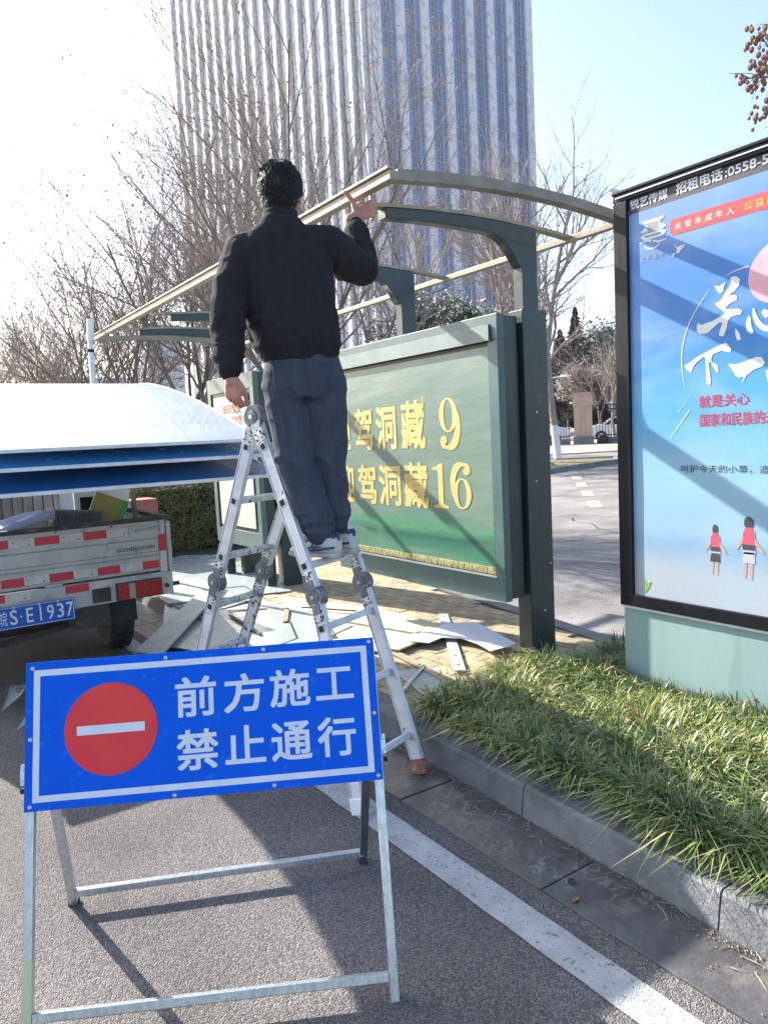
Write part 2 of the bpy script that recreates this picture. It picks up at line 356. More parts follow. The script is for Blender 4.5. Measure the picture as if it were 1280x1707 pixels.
# gutter slabs
g = struct('gutter', (lambda b: (b.box((1.655, -3, -.05), (1.90, 40, .003)), b)[1])(MB()), M_soil)
slab = {}
for i in range(-3, 22):
    y0 = 1.66+.79*i; kx = 1.90+.04*(y0-1)
    mb = MB(); mb.box((1.662, y0+.004, -.04), (kx+.025, y0+.786, .010+random.uniform(-.002, .002)))
    obj('slab', mb, g, M_gut, bevel=.004 if i < 5 else 0)
# kerb stones
def kx(y): return 1.90+.04*(min(y, 4)-1)+.004*max(0, y-4)
kb = struct('kerb', (lambda b: (b.box((2.075, -3, -.02), (2.12, 40, .105)), b)[1])(MB()), M_soil)
for i in range(-4, 24):
    y0, y1 = 1.20+.84*i, 1.20+.84*(i+1)-.006
    a, b = kx(y0), kx(y1); z = .13+random.uniform(-.002, .002); mb = MB(); e = .012
    ring = lambda x, y: [(x, y, -.02), (x+.02, y, z-e), (x+.02+e, y, z), (x+.165, y, z), (x+.165, y, -.02)]
    mb.loft([ring(a, y0), ring(b, y1)]); obj('kerb_stone', mb, kb, M_kerb)
def farx(y):
    P = [(-3, 3.4), (1, 3.55), (2.93, 3.72), (4.2, 3.95), (6, 4.22), (8, 4.4), (12, 5.2), (40, 6)]
    for (a, b), (c, d) in zip(P, P[1:]):
        if y <= c: return b+(d-b)*(y-a)/(c-a)
    return 6
fk = MB(); n = 60; rings = []
for i in range(n+1):
    y = -3+i*.7; x = farx(y); rings.append([(x+.14, y, -.02), (x+.14, y, .105), (x+.125, y, .12), (x, y, .12), (x, y, -.02)])
fk.loft(rings); 
struct('far_kerb', fk, M_kerb)
isl = MB()
L1 = []
for i in range(n+1):
    y = -3+i*.7; L1 += [(kx(y)+.16, y, .108), (farx(y)+.005, y, .108)]
isl.add(L1, [(2*i, 2*i+1, 2*i+3, 2*i+2) for i in range(n)])
island = struct('traffic_island', isl, M_soil)
# pavement with its bricks
mb = MB(); mb.add([(kx(2.85)+.16, 2.85, .113), (farx(2.85), 2.85, .113), (farx(8.8), 8.8, .113), (kx(8.8)+.16, 8.8, .113)], [(0,1,2,3)])
pave = struct('pavement', mb, M_sand)
bricks = []
for r in range(0, 26):
    x = 2.115+r*.098
    for k in range(0, 33):
        y = 2.78+k*.196+(.098 if r % 2 else 0)
        if x+.1 < farx(y) and y < 8.6 and y > 2.80: bricks.append((x, y))
bricks.sort(key=lambda p: (p[1]-0)*1+abs(p[0]-2.9)*.3)
bme = MB(); bme.box((-.0465, -.0955, -.03), (.0465, .0955, 0)); bme = bme.mesh('brick', M_brick, bevel=.003)
rest = MB()
for i, (x, y) in enumerate(bricks):
    z = .128+random.uniform(-.002, .002)
    if i < 300:
        o = obj('brick', bme, pave); o.location = (x+.0465, y+.0955, z); o.rotation_euler = (random.uniform(-.006, .006), random.uniform(-.006, .006), random.uniform(-.01, .01))
    else: rest.box((x, y, .1), (x+.093, y+.191, z))
obj('bricks', rest, pave, M_brick, stuff=True)
# spilled sand over the bricks by the grass
mb = MB()
for i in range(2600):
    x = random.uniform(2.1, 3.6); y = 2.75+abs(random.gauss(0, .28)); s = random.uniform(.002, .006)
    mb.add([(x-s, y-s, .129), (x+s, y-s*.5, .129), (x, y+s, .129), (x, y, .129+s)], [(0,1,3), (1,2,3), (2,0,3)])
o = obj('sand_grains', mb, None, M_sand); o['kind'] = 'stuff'

# far side: grassy verge with kerb, pavement before the fence, markings
def P3(x, y, dz=0): return (x, y, rise(x, y)+dz)
def strip(name, pts, dz, m, th=.0):
    mb = MB(); n = len(pts)
    if th: mb.add([P3(*p, dz-th) for p in pts]+[P3(*p, dz) for p in pts], [tuple(range(n, 2*n))]+[(i, (i+1)%n, (i+1)%n+n, i+n) for i in range(n)])
    else: mb.add([P3(*p, dz) for p in pts], [tuple(range(n))])
    return struct(name, mb, m)
M_pale = mat('far_paving', (.40, .36, .31), (.34, .30, .26), 1.2, .85)
M_verge = mat('verge_turf', (.12, .11, .045), (.17, .14, .07), 2, .95, bump=1, bsc=20)

# ================================================================== TOWER
M_stone = mat('tower_stone', (.72, .68, .70), (.62, .59, .62), .12, .6, c3=(.42, .40, .42), sc3=.5, f3=(.5, .6))
M_fin = mat('tower_fin', (.70, .71, .73), (.62, .63, .66), .2, .3, metal=.25)
M_glassb = mat('tower_glass', (.035, .13, .34), (.07, .19, .43), .15, .08, metal=.5, rnd=.3)
M_glassd = mat('tower_glass_dark', (.04, .075, .14), (.06, .10, .18), .15, .12, metal=.4)
M_mull = mat('mullion', (.22, .25, .29), (.2, .22, .25), 2, .5)
C = Vector((110.8, 160.4, 0)); az1 = R(82); az2 = R(-8)
d1 = Vector((math.sin(az1), math.cos(az1), 0)); d2 = Vector((math.sin(az2), math.cos(az2), 0))
W1, W2, HT = 66.0, 100.0, 150.0
def fr1(u, o, z): p = C + d1*u - d2*o; return (p.x, p.y, z)     # right-hand face, o = proud of it
def fr2(u, o, z): p = C + d2*u - d1*o; return (p.x, p.y, z)
tower = thing('office_tower', 'tall office tower of pale stone and blue glass behind the bare trees', 'building', C)
mb = MB(); mb.prism([C+d1*.3+d2*.3, C+d1*(W1-.3)+d2*.3, C+d1*(W1-.3)+d2*W2, C+d1*.3+d2*W2], (0, 0, HT)); obj('core_wall', mb, tower, M_glassd)
mb = MB(); mb.prism([C+Vector((0,0,HT)), C+d1*W1+Vector((0,0,HT)), C+d1*W1+d2*W2+Vector((0,0,HT)), C+d2*W2+Vector((0,0,HT))], (0, 0, 2)); obj('roof', mb, tower, M_stone)
bay = (W1-3)/7
pil = []
for i in range(8):
    w0 = 3.6 if i == 0 else 3.0; u = i*bay
    mb = MB(); mb.box((u, -.3, 0), (u+w0, .9, HT), fr=fr1)
    obj('pilaster', mb, tower, M_stone)
FL = 3.55
panes = []; tr = MB(); lv = MB()
for i in range(7):
    u0 = i*bay+(3.6 if i == 0 else 3.0); u1 = (i+1)*bay; w = (u1-u0)
    cols = [(u0, u0+w*.43), (u0+w*.62, u1)]
    mb = MB(); mb.box((u0+w*.43+.1, .0, 0), (u0+w*.62-.1, .25, HT), fr=fr1); obj('dark_glass_strip', mb, tower, M_glassd)
    for s in (u0+w*.43-.05, u0+w*.62-.1):
        tr.box((s, -.2, 0), (s+.18, .55, HT), fr=fr1)
    for k in range(0, int(HT/FL)):
        z = k*FL
        for a, b in cols: panes.append((a, b, z))
        tr.box((u0, -.1, z-.14), (u1, .32, z+.14), fr=fr1); tr.box((u0, -.1, z+FL*.36), (u1, .26, z+FL*.36+.12), fr=fr1)
        if random.random() < .06: lv.box((cols[0][0], .2, z+.2), (cols[0][1], .36, z+FL*.8), fr=fr1)
obj('transoms', tr, tower, M_mull, stuff=True); obj('open_louvres', lv, tower, mat('louvre', (.25, .22, .2)), stuff=True)
vis = [p for p in panes if p[2] > 38 and p[2] < 120]; oth = [p for p in panes if p not in vis]
vis.sort(key=lambda p: p[2]); oth += vis[300:]; vis = vis[:300]
wm = {}
for a, b, z in vis:
    k = round(b-a, 3)
    if k not in wm:
        t = MB(); fz = lambda x, y, zz: tuple(d1*x - d2*y + Vector((0, 0, zz))); t.box((0, 0, .14), (b-a, .12, FL-.14), fr=fz); wm[k] = t.mesh('window', M_glassb)
    o = obj('window', wm[k]); o.location = fr1(a, .05, z); o.parent = tower; o.matrix_parent_inverse = Matrix.Translation(-C)
t = MB()
for a, b, z in oth: t.box((a, .05, z+.14), (b, .17, z+FL-.14), fr=fr1)
obj('upper_windows', t, tower, M_glassb, stuff=True)
# left-hand face: deep white fins, stone strips and narrow glass
M_strip = mat('tower_strip', (.33, .36, .41), (.28, .31, .36), .2, .5)
nf = 19; sp = W2/nf; hz = MB(); gs = MB()
for i in range(nf):
    u = i*sp
    mb = MB(); mb.box((u+.0 if i else .9, -.3, 0), (u+1.3, 1.5, HT), fr=fr2); obj('fin', mb, tower, M_fin)
    mb = MB(); mb.box((u+1.9, -.3, 0), (u+3.6, .9, HT), fr=fr2); obj('stone_strip', mb, tower, M_strip)
    gs.box((u+1.3, -.2, 0), (u+sp, .15, HT), fr=fr2)
    for k in range(int(HT/FL)): hz.box((u+1.3, -.2, k*FL-.2), (u+sp, .3, k*FL+.3), fr=fr2)
obj('narrow_glazing', gs, tower, M_glassd); obj('floor_bands', hz, tower, M_mull, stuff=True)
# podium
mb = MB(); mb.box((-30, 1.0, 0), (60, 14, 16), fr=fr1); obj('podium_wall', mb, tower, M_stone)
mb = MB()
for i in range(12):
    for k in range(3): mb.box((-28+i*7.2, 13.9, 2+k*4.6), (-23.6+i*7.2, 14.15, 5.4+k*4.6), fr=fr1)
obj('podium_windows', mb, tower, mat('podium_glass', (.10, .2, .22), (.16, .27, .28), .3, .15, metal=.3), stuff=True)

# ================================================================== BUS SHELTER
ROOF0, ROOF1, RX0, RX1 = 2.85, 8.30, 2.05, 3.60
shel = thing('bus_shelter', 'bare cream and dark green roof frame of a bus shelter over the paved stop', 'bus shelter', (3.2, 5.5, .13))
def archz(x):  # curve of the roof strips
    t = (x-RX0)/(RX1-RX0); return 2.635+.045*4*t*(1-t)
mb = MB(); mb.bar((RX0, ROOF0-.03, 2.665), (RX0, ROOF1, 2.675), .048, .040); mb.bar((RX0-.02, ROOF0-.03, 2.695), (RX0-.02, ROOF1, 2.705), .03, .012)
obj('front_beam', mb, shel, M_cream, bevel=.003)
mb = MB(); mb.bar((RX1, ROOF0, 2.63), (RX1, ROOF1, 2.63), .045, .035); obj('back_beam', mb, shel, M_cream, bevel=.003)
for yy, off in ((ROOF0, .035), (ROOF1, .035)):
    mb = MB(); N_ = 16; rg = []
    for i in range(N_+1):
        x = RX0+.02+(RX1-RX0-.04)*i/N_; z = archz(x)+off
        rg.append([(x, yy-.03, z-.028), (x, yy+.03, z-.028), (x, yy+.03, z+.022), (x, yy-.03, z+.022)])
    mb.loft(rg); obj('end_arch', mb, shel, mat('shaded_cream', (.30, .26, .20), (.22, .19, .15), 10, .6, c3=(.12, .10, .08), sc3=6, f3=(.6, .75)))  # shade on the arch painted as a darker cream, with wear patches
M_arch = mat('shaded_cream', (.30, .26, .20), (.22, .19, .15), 10, .6, c3=(.12, .10, .08), sc3=6, f3=(.6, .75))
POSTS = [3.19, 4.37, 6.45, 7.35]
for j, py in enumerate(POSTS):
    mb = MB(); N_ = 14; rg = []
    for i in range(N_+1):
        x = RX0+.035+(RX1-RX0-.04)*i/N_; z = archz(x)+.0+random.uniform(-.002, .002)
        rg.append([(x, py-.028, z-.012), (x, py+.028, z-.012), (x, py+.028, z+.006), (x, py-.028, z+.006)])
    mb.loft(rg); obj('roof_strip', mb, shel, M_cream)
    # curved arm: deep at the post, slender at the tip
    mb = MB(); rg = []; N_ = 22
    for i in range(N_+1):
        x = 2.23+(3.285-2.23)*i/N_; zt = archz(x)-.016; t = (x-2.23)/(3.15-2.23)
        dep = .05+.03*t
        if x > 2.93: dep += .16*((x-2.93)/.22)**2.2 if x < 3.15 else .16
        rg.append([(x, py-.032, zt-dep), (x, py+.032, zt-dep), (x, py+.032, zt), (x, py-.032, zt)])
    mb.loft(rg); obj('arm', mb, shel, M_grn, bevel=.004)
    mb = MB(); mb.box((3.160, py-.036, 2.15), (3.280, py+.036, 2.43)); obj('post_neck', mb, shel, M_grn, bevel=.003)
    if j == 1: continue
    mb = MB(); mb.box((3.13, py-.055, .125), (3.325, py+.055, 2.185)); obj('post', mb, shel, M_grn, bevel=.004)
    if j == 0:
        for z, xx in ((.7, 3.3), (1.2, 3.2), (1.6, 3.22), (.42, 3.24)):
            mb = MB(); mb.cyl((xx, py-.056, z), (0,1,0), .006, .006, 8); obj('rivet', mb, shel, M_galv)

# lightbox with the drink poster -------------------------------------------------
def lightbox(label, Y0, Y1, Z0, Z1, XF, dep, fw, group=None):
    b = thing('advertising_lightbox', label, 'lightbox', (XF+dep/2, (Y0+Y1)/2, Z0), group)
    mb = MB(); mb.box((XF+.03, Y0+.01, Z0+.01), (XF+dep, Y1-.01, Z1-.01)); obj('box_body', mb, b, M_grn, bevel=.004)
    for lo, hi in (((XF, Y0, Z0), (XF+.05, Y1, Z0+fw)), ((XF, Y0, Z1-fw), (XF+.05, Y1, Z1)), ((XF, Y0, Z0+fw+.0005), (XF+.05, Y0+fw*.55, Z1-fw-.0005)), ((XF, Y1-fw*.55, Z0+fw+.0005), (XF+.05, Y1, Z1-fw-.0005))):
        mb = MB(); mb.box(lo, hi); obj('frame_rail', mb, b, M_grl, bevel=.003)
    return b
lb = lightbox('large dark green lightbox with gold lettering on a grey green poster', 3.156, 5.02, .51, 2.16, 2.95, .165, .145)
mb = MB(); mb.prism([(2.9485, 3.215, 2.105), (2.938, 3.215, 2.105), (2.928, 3.205, 2.012), (2.9485, 3.205, 2.012)], (0, 1.75, 0)); obj('top_flap', mb, lb, M_grl)
mb = MB(); mb.box((2.962, 3.222, .655), (2.972, 4.955, 2.015)); obj('black_inner_edge', mb, lb, M_blk)
mp1 = gradmat('green_poster_print', [(.66, (0.078, 0.258, 0.148)), (.78, (0.055, 0.189, 0.123)), (.84, (0.031, 0.129, 0.090)), (.9, (0.078, 0.275, 0.148)), (.98, (0.125, 0.232, 0.172)), (1.08, (0.156, 0.249, 0.193)), (1.5, (0.172, 0.249, 0.201)), (2.02, (0.156, 0.232, 0.197))], wob=.05, wsc=(1, .9, 5), cloud=(.28, .32, .26), cs=.5)
mb = MB(); NP = 24; rows = 20; vs = []
for j in range(rows+1):
    for i in range(NP+1):
        y = 3.245+(4.94-3.245)*i/NP; z = .70+(1.985-.70)*j/rows
        vs.append((2.958+.0012*noise.noise((y*3, z*4, 1)), y, z))
mb.add(vs, [(j*(NP+1)+i, j*(NP+1)+i+1, (j+1)*(NP+1)+i+1, (j+1)*(NP+1)+i) for j in range(rows) for i in range(NP)])
obj('poster', mb, lb, mp1, smooth=True)
mb = MB(); mb.box((2.95, 3.24, .664), (2.957, 4.94, .705)); obj('poster_foot', mb, lb, mat('yellowed_edge', (.6, .55, .25), (.12, .10, .03), 22, .6, stretch=(1, 3, 1)))
mb = MB(); mb.box((2.942, 3.225, .648), (2.956, 4.95, .658)); obj('sill', mb, lb, M_white)
fx = lambda x, y, d=0: (2.9564-d*.4, -x, y)
rows_ = [([('迎', 4.985, 4.775), ('驾', 4.711, 4.476), ('洞', 4.43, 4.185), ('藏', 4.128, 3.862)], 1.413, 1.712),
         ([('迎', 4.965, 4.753), ('驾', 4.702, 4.461), ('洞', 4.428, 4.163), ('藏', 4.123, 3.856)], 1.023, 1.305)]
for chars, z0, z1 in rows_:
    for ch, ya, yb in chars:
        ex = .018 if ch == '藏' else 0
        text(lb, ch, fx, -ya, z0, -yb, z1+ex, M_gold, bold=.03)
def ring(mb, fr, cx, cy, a, b, ai, bi, off, t0=0, t1=360, n=40):
    vs = []
    for i in range(n+1):
        t = R(t0+(t1-t0)*i/n); vs += [fr(cx+a*math.cos(t), cy+b*math.sin(t), off), fr(cx+ai*math.cos(t), cy+bi*math.sin(t), off)]
    mb.add(vs, [(2*i, 2*i+1, 2*i+3, 2*i+2) for i in range(n)])
def didone9(mb, fr, x0, y0, x1, y1, flip=False):
    w, h = x1-x0, y1-y0
    def f(x, y, d):
        if flip: x, y = 1-x, 1-y
        return fr(x0+x*w, y0+y*h, d)
    ring(mb, f, .48, .66, .46, .34, .22, .305, .0005)
    ribbon(mb, f, [(.90, .72), (.97, .55), (.95, .35), (.82, .14), (.58, .03), (.35, .02)], [.12, .2, .26, .26, .14, .06], .0009)
    ribbon(mb, f, [(.42, .025), (.22, .04), (.10, .11), (.10, .18)], [.05, .09, .12, .12], .0011)
    flat(mb, f, ell(.22, .17, .17, .085, 20), .0013)
mb = MB(); didone9(mb, fx, -3.718, 1.409, -3.526, 1.723); obj('digit', mb, lb, M_gold)
mb = MB(); didone9(mb, fx, -3.616, 1.036, -3.429, 1.317, True); obj('digit', mb, lb, M_gold)
mb = MB(); a, z0, w, h = -3.807, 1.033, .156, .284
flat(mb, fx, [(a+w*.36, z0), (a+w*.68, z0), (a+w*.68, z0+h), (a+w*.52, z0+h), (a+w*.36, z0+h*.9)], .0005)
flat(mb, fx, [(a+w*.05, z0), (a+w*1.0, z0), (a+w*1.0, z0+h*.05), (a+w*.68, z0+h*.09), (a+w*.36, z0+h*.09), (a+w*.05, z0+h*.05)], .0008)
flat(mb, fx, [(a, z0+h*.86), (a+w*.36, z0+h*.84), (a+w*.45, z0+h*.9), (a+w*.5, z0+h), (a+w*.25, z0+h*.93), (a, z0+h*.91)], .001)
obj('digit', mb, lb, M_gold)
mb = MB(); ring(mb, fx, -3.868, 1.731, .021, .023, .018, .020, .0005, n=20); obj('registered_mark', mb, lb, M_gold)
text(lb, 'R', fx, -3.877, 1.719, -3.859, 1.743, M_gold, bold=0, off=.001)

# second lightbox further along
lb2 = lightbox('narrow grey green lightbox with a whitish notice, at the far shelter end by the hedge', 6.42, 7.55, .50, 2.17, 2.95, .15, .15)
mb = MB(); mb.box((2.962, 6.50, .64), (2.972, 7.47, 2.025)); obj('black_inner_edge', mb, lb2, M_blk)
mb = MB(); mb.box((2.952, 6.56, .69), (2.960, 7.40, 1.98)); obj('notice', mb, lb2, mat('notice_paper', (.60, .63, .56), (.52, .56, .50), 2, .35, c3=(.40, .42, .38), sc3=5, f3=(.55, .75), stretch=(1, 3, .6)))
M_redt = mat('red_print', (.62, .10, .09), (.55, .12, .10), 30)
text(lb2, '候车亭位', frX(2.951), -7.18, 1.78, -6.72, 1.90, M_redt, bold=.01) if False else text(lb2, '城市公交', frX(2.951), -7.18, 1.80, -6.72, 1.90, M_redt, bold=.012)
text(lb2, '候车停靠站', frX(2.951), -7.18, 1.68, -6.72, 1.78, M_redt, bold=.012)
for yy in (6.5, 7.48):
    mb = MB(); mb.box((2.985, yy-.05, .125), (3.08, yy+.05, .52)); obj('leg', mb, lb2, M_grn)
# ================================================================== AD KIOSK (right)
ad = thing('advertising_kiosk', 'black framed advertising kiosk with blue poster on a pale jade base in the grass', 'lightbox', (3.3, 1.7, .13))
AX = 3.15; AY0, AY1 = .86, 2.50
mb = MB(); mb.box((AX+.012, AY0, .10), (AX+.26, AY1-.006, .563)); obj('base_panel', mb, ad, M_jade, bevel=.003)
mb = MB(); mb.box((AX-.002, AY0, .560), (AX+.25, AY1, .572)); obj('drip_edge', mb, ad, M_white)
mb = MB(); mb.box((AX+.02, AY0, .572), (AX+.26, AY1, 2.62)); obj('cabinet', mb, ad, M_blk, bevel=.004)
for lo, hi in (((AX-.012, AY0, .574), (AX+.03, AY1, .636)), ((AX-.012, AY0, 2.585), (AX+.03, AY1, 2.622)), ((AX-.012, 2.42, .6365), (AX+.03, AY1, 2.5845))):
    mb = MB(); mb.box(lo, hi); obj('frame_rail', mb, ad, M_blk, bevel=.004)
mb = MB(); mb.box((AX-.018, AY0, 2.623), (AX+.27, AY1+.005, 2.637)); obj('cap', mb, ad, M_blk, bevel=.003)
mb = MB(); mb.bar((AX-.016, AY0, 2.604), (AX-.016, AY1-.02, 2.604), .008, .006); obj('trim', mb, ad, M_galv)
mb = MB(); mb.box((AX+.0046, AY0, 2.5135), (AX+.018, 2.44, 2.5845)); obj('header_strip', mb, ad, mat('header_grey', (.035, .032, .042), (.065, .06, .075), 60, .5, bump=.1, bsc=200))
mp2 = gradmat('blue_poster_print', [(.63, (0.414, 0.456, 0.493)), (.80, (0.385, 0.440, 0.493)), (.93, (0.222, 0.368, 0.527)), (1.0, (0.281, 0.440, 0.578)), (1.25, (0.266, 0.480, 0.595)), (1.45, (0.118, 0.376, 0.595)), (1.65, (0.074, 0.320, 0.595)), (1.9, (0.037, 0.200, 0.561)), (2.2, (0.044, 0.192, 0.527)), (2.52, (0.148, 0.272, 0.561))], wob=.10, wsc=(1, .8, 2.2), cloud=(.38, .52, .68), cs=.4, rough=.4)
mb = MB(); vs = []
for j in range(31):
    for i in range(25):
        y = AY0+(2.424-AY0)*i/24; z = .634+(2.513-.634)*j/30; vs.append((AX+.0045+.0007*noise.noise((y*3, z*3, 5)), y, z))
mb.add(vs, [(j*25+i, j*25+i+1, (j+1)*25+i+1, (j+1)*25+i) for j in range(30) for i in range(24)])
obj('poster', mb, ad, mp2, smooth=True)
fa = lambda x, y, d=0: (AX+.0036-d*.5, -x, y)
text(ad, '锐艺传媒', fa, -2.409, 2.533, -2.2, 2.579, M_white, bold=.02)
text(ad, '招租电话', fa, -2.158, 2.534, -1.928, 2.588, M_white, bold=.035)
text(ad, ':0558-5', fa, -1.918, 2.540, -1.728, 2.578, M_white, bold=.035)
mb = MB(); ring(mb, fa, -2.430, 2.540, .017, .026, .009, .018, .001, 60, 330, 30); obj('logo', mb, ad, M_white)
mb = MB(); flat(mb, fa, [(-2.194+.012, 2.361), (-.9, 2.361), (-.9, 2.432), (-2.194+.012, 2.432), (-2.194+.003, 2.422), (-2.194, 2.40), (-2.194+.003, 2.371)], .0006)
obj('red_banner', mb, ad, mat('banner_red', (.62, .06, .06), (.66, .08, .07), 12, .4))
for i, ch in enumerate('关爱未成年人'): text(ad, ch, fa, -2.166+i*.0508, 2.380, -2.166+i*.0508+.034, 2.410, M_white, off=.002, bold=0)
for i, ch in enumerate('公益广告'): text(ad, ch, fa, -1.832+i*.049, 2.379, -1.832+i*.049+.036, 2.413, mat('yellow_print', (.78, .68, .08)), off=.002, bold=0)
# emblem: layered gate tower over a curling wave
M_eg = mat('emblem_grey', (.30, .31, .33)); M_eg2 = mat('emblem_green', (.25, .42, .36))
mb = MB(); cx, cz = -2.282, 2.395
for w_, z_, h_ in ((.095, 2.442, .010), (.070, 2.422, .014), (.112, 2.402, .010), (.088, 2.384, .012)):
    flat(mb, fa, [(cx-w_/2-.008, z_+h_), (cx-w_/2+.006, z_), (cx+w_/2-.006, z_), (cx+w_/2+.008, z_+h_), (cx+w_/2-.02, z_+h_*.7), (cx-w_/2+.02, z_+h_*.7)], .0012)
flat(mb, fa, [(cx-.03, 2.41), (cx+.03, 2.41), (cx+.03, 2.442), (cx-.03, 2.442)], .0009)
obj('emblem', mb, ad, M_eg)
mb = MB()
flat(mb, fa, [(cx-.062, 2.462), (cx+.062, 2.462), (cx+.038, 2.436), (cx+.070, 2.416), (cx+.052, 2.400), (cx+.074, 2.392), (cx+.050, 2.374), (cx-.050, 2.374), (cx-.074, 2.392), (cx-.052, 2.400), (cx-.070, 2.416), (cx-.038, 2.436)], .0006); obj('emblem', mb, ad, M_swht)
mb = MB()
ribbon(mb, fa, [(cx-.075, 2.362), (cx-.04, 2.372), (cx, 2.362), (cx+.03, 2.350), (cx+.075, 2.356)], [.003, .008, .010, .008, .003], .0012)
ribbon(mb, fa, [(cx-.05, 2.350), (cx-.035, 2.332), (cx, 2.325), (cx+.035, 2.338), (cx+.03, 2.352)], [.003, .006, .007, .006, .002], .0014)
obj('emblem', mb, ad, M_swht)
mb = MB(); ribbon(mb, fa, [(cx+.028, 2.362), (cx+.005, 2.372), (cx-.012, 2.358), (cx+.002, 2.345), (cx+.015, 2.352)], [.003, .008, .010, .008, .003], .0018); obj('emblem', mb, ad, M_eg2)
for i, ch in enumerate('文明亳州'): text(ad, ch, fa, -2.356+i*.034, 2.276+.002*(i % 2), -2.356+i*.034+.027, 2.302, M_eg, off=.002, bold=.01)
mb = MB()
for (x, z, s) in ((-2.145, 2.292, 1), (-2.175, 2.272, .45), (-2.125, 2.302, .35)):
    flat(mb, fa, [(x-.03*s, z+.034*s), (x-.008*s, z+.008*s), (x+.008*s, z+.016*s), (x+.032*s, z+.004*s), (x+.012*s, z-.004*s), (x-.002*s, z-.018*s), (x-.016*s, z-.014*s), (x-.010*s, z)], .0012)
obj('bird_print', mb, ad, M_white)
mb = MB(); flat(mb, fa, [(-1.66+.155*math.cos(R(t))*(1-.10*math.sin(R(t))), 2.10+.135*math.sin(R(t))+(.03 if 60 < t < 120 else 0)) for t in range(0, 360, 10)], .0008)
flat(mb, fa, [(-1.50, 2.16), (-1.40, 2.24), (-1.30, 2.18), (-1.30, 2.05), (-1.5, 1.95)], .0007)
obj('balloon_print', mb, ad, mat('balloon_pink', (.72, .33, .40), (.78, .44, .50), 6, .4))
mb = MB()
arc = [(-1.813, 2.145), (-1.867, 2.141), (-1.917, 2.126)]; ribbon(mb, fa, arc, [.004, .004, .001], .001)
ribbon(mb, fa, [(-1.992, 2.084), (-2.049, 2.023), (-2.105, 1.939), (-2.131, 1.864), (-2.139, 1.795), (-2.135, 1.715), (-2.118, 1.643)], [.001, .004, .004, .004, .004, .003, .001], .001)
ribbon(mb, fa, [(-2.091, 1.628), (-2.161, 1.545)], [.001, .002], .001); ribbon(mb, fa, [(-2.098, 1.554), (-2.202, 1.428)], [.004, .003], .001)
obj('line_print', mb, ad, M_white)
M_brush = mat('brush_white', (.80, .80, .76), (.74, .75, .72), 12, .5)
mb = MB(); q = [0.0012]
def br(pts, ws):
    q[0] += .0002; ribbon(mb, fa, [(-a, b) for a, b in pts], ws, q[0])
for pts in ([(1.909, 1.745), (1.868, 1.739), (1.824, 1.748), (1.78, 1.761), (1.757, 1.758), (1.742, 1.732), (1.752, 1.719), (1.79, 1.709), (1.824, 1.687), (1.846, 1.654), (1.836, 1.684), (1.859, 1.681), (1.874, 1.69), (1.894, 1.725)],
  [(1.918, 1.839), (1.893, 1.809), (1.898, 1.794), (1.939, 1.806), (1.981, 1.796), (1.989, 1.773), (1.987, 1.766), (2.003, 1.76), (1.99, 1.672), (1.998, 1.659), (2.014, 1.669), (2.016, 1.784), (2.026, 1.79), (2.062, 1.767), (2.079, 1.749), (2.09, 1.725), (2.112, 1.742), (2.124, 1.761), (2.101, 1.768), (2.056, 1.793), (2.002, 1.813), (1.949, 1.831)],
  [(1.989, 1.764), (1.96, 1.746), (1.953, 1.714), (1.963, 1.715), (1.981, 1.739)], [(1.973, 2.094), (1.945, 2.087), (1.917, 2.099), (1.927, 2.082), (1.93, 2.061), (1.945, 2.055), (1.958, 2.069)],
  [(1.892, 2.116), (1.872, 2.115), (1.852, 2.099), (1.857, 2.073), (1.877, 2.054), (1.912, 2.037), (1.897, 2.039), (1.872, 2.034), (1.865, 2.024), (1.87, 2.013), (1.897, 2.006), (1.923, 1.987), (1.897, 1.978), (1.867, 1.977), (1.843, 1.965), (1.85, 1.95), (1.877, 1.95), (1.895, 1.945), (1.908, 1.933), (1.913, 1.906), (1.928, 1.868), (1.949, 1.871), (1.949, 1.888), (1.933, 1.928), (1.949, 1.93), (1.98, 1.911), (2.007, 1.891), (2.044, 1.894), (2.058, 1.908), (2.058, 1.937), (2.047, 1.943), (2.039, 1.932), (1.98, 1.942), (1.931, 1.96), (1.923, 1.969), (1.938, 1.983), (1.969, 2.014), (1.938, 2.027), (1.922, 2.053), (1.897, 2.08), (1.892, 2.098), (1.897, 2.106)],
  [(1.875, 1.891), (1.868, 1.89), (1.853, 1.865), (1.849, 1.843), (1.865, 1.84), (1.873, 1.863)], [(1.816, 1.938), (1.806, 1.929), (1.802, 1.894), (1.792, 1.866), (1.802, 1.859), (1.821, 1.874), (1.827, 1.907)]):
    flat(mb, fa, [(-a, b) for a, b in pts], .0012)
br([(1.793, 1.965), (1.788, 1.935), (1.775, 1.905), (1.752, 1.878), (1.72, 1.868), (1.68, 1.872), (1.655, 1.90)], [.008, .018, .022, .022, .024, .024, .006])
br([(1.755, 1.948), (1.742, 1.940), (1.728, 1.925)], [.012, .028, .026]); br([(1.69, 1.985), (1.672, 1.97), (1.66, 1.945)], [.01, .03, .02])
br([(1.735, 1.70), (1.72, 1.67), (1.71, 1.62)], [.01, .03, .02]); br([(1.69, 1.76), (1.64, 1.74), (1.58, 1.76)], [.02, .03, .01]); br([(1.67, 1.80), (1.64, 1.70), (1.57, 1.63), (1.53, 1.66)], [.01, .03, .03, .01])
obj('brush_lettering', mb, ad, M_brush)
M_cr = mat('crimson_print', (.52, .03, .08), (.48, .03, .08), 10)
text(ad, '就是关心', fa, -2.052, 1.561, -1.812, 1.616, M_cr, bold=.016)
text(ad, '国家和民族的未来', fa, -2.049, 1.475, -1.64, 1.533, M_cr, bold=.016)
text(ad, '呵护今天的小草，造就明天', fa, -2.148, 1.262, -1.58, 1.298, M_blkp, bold=0)
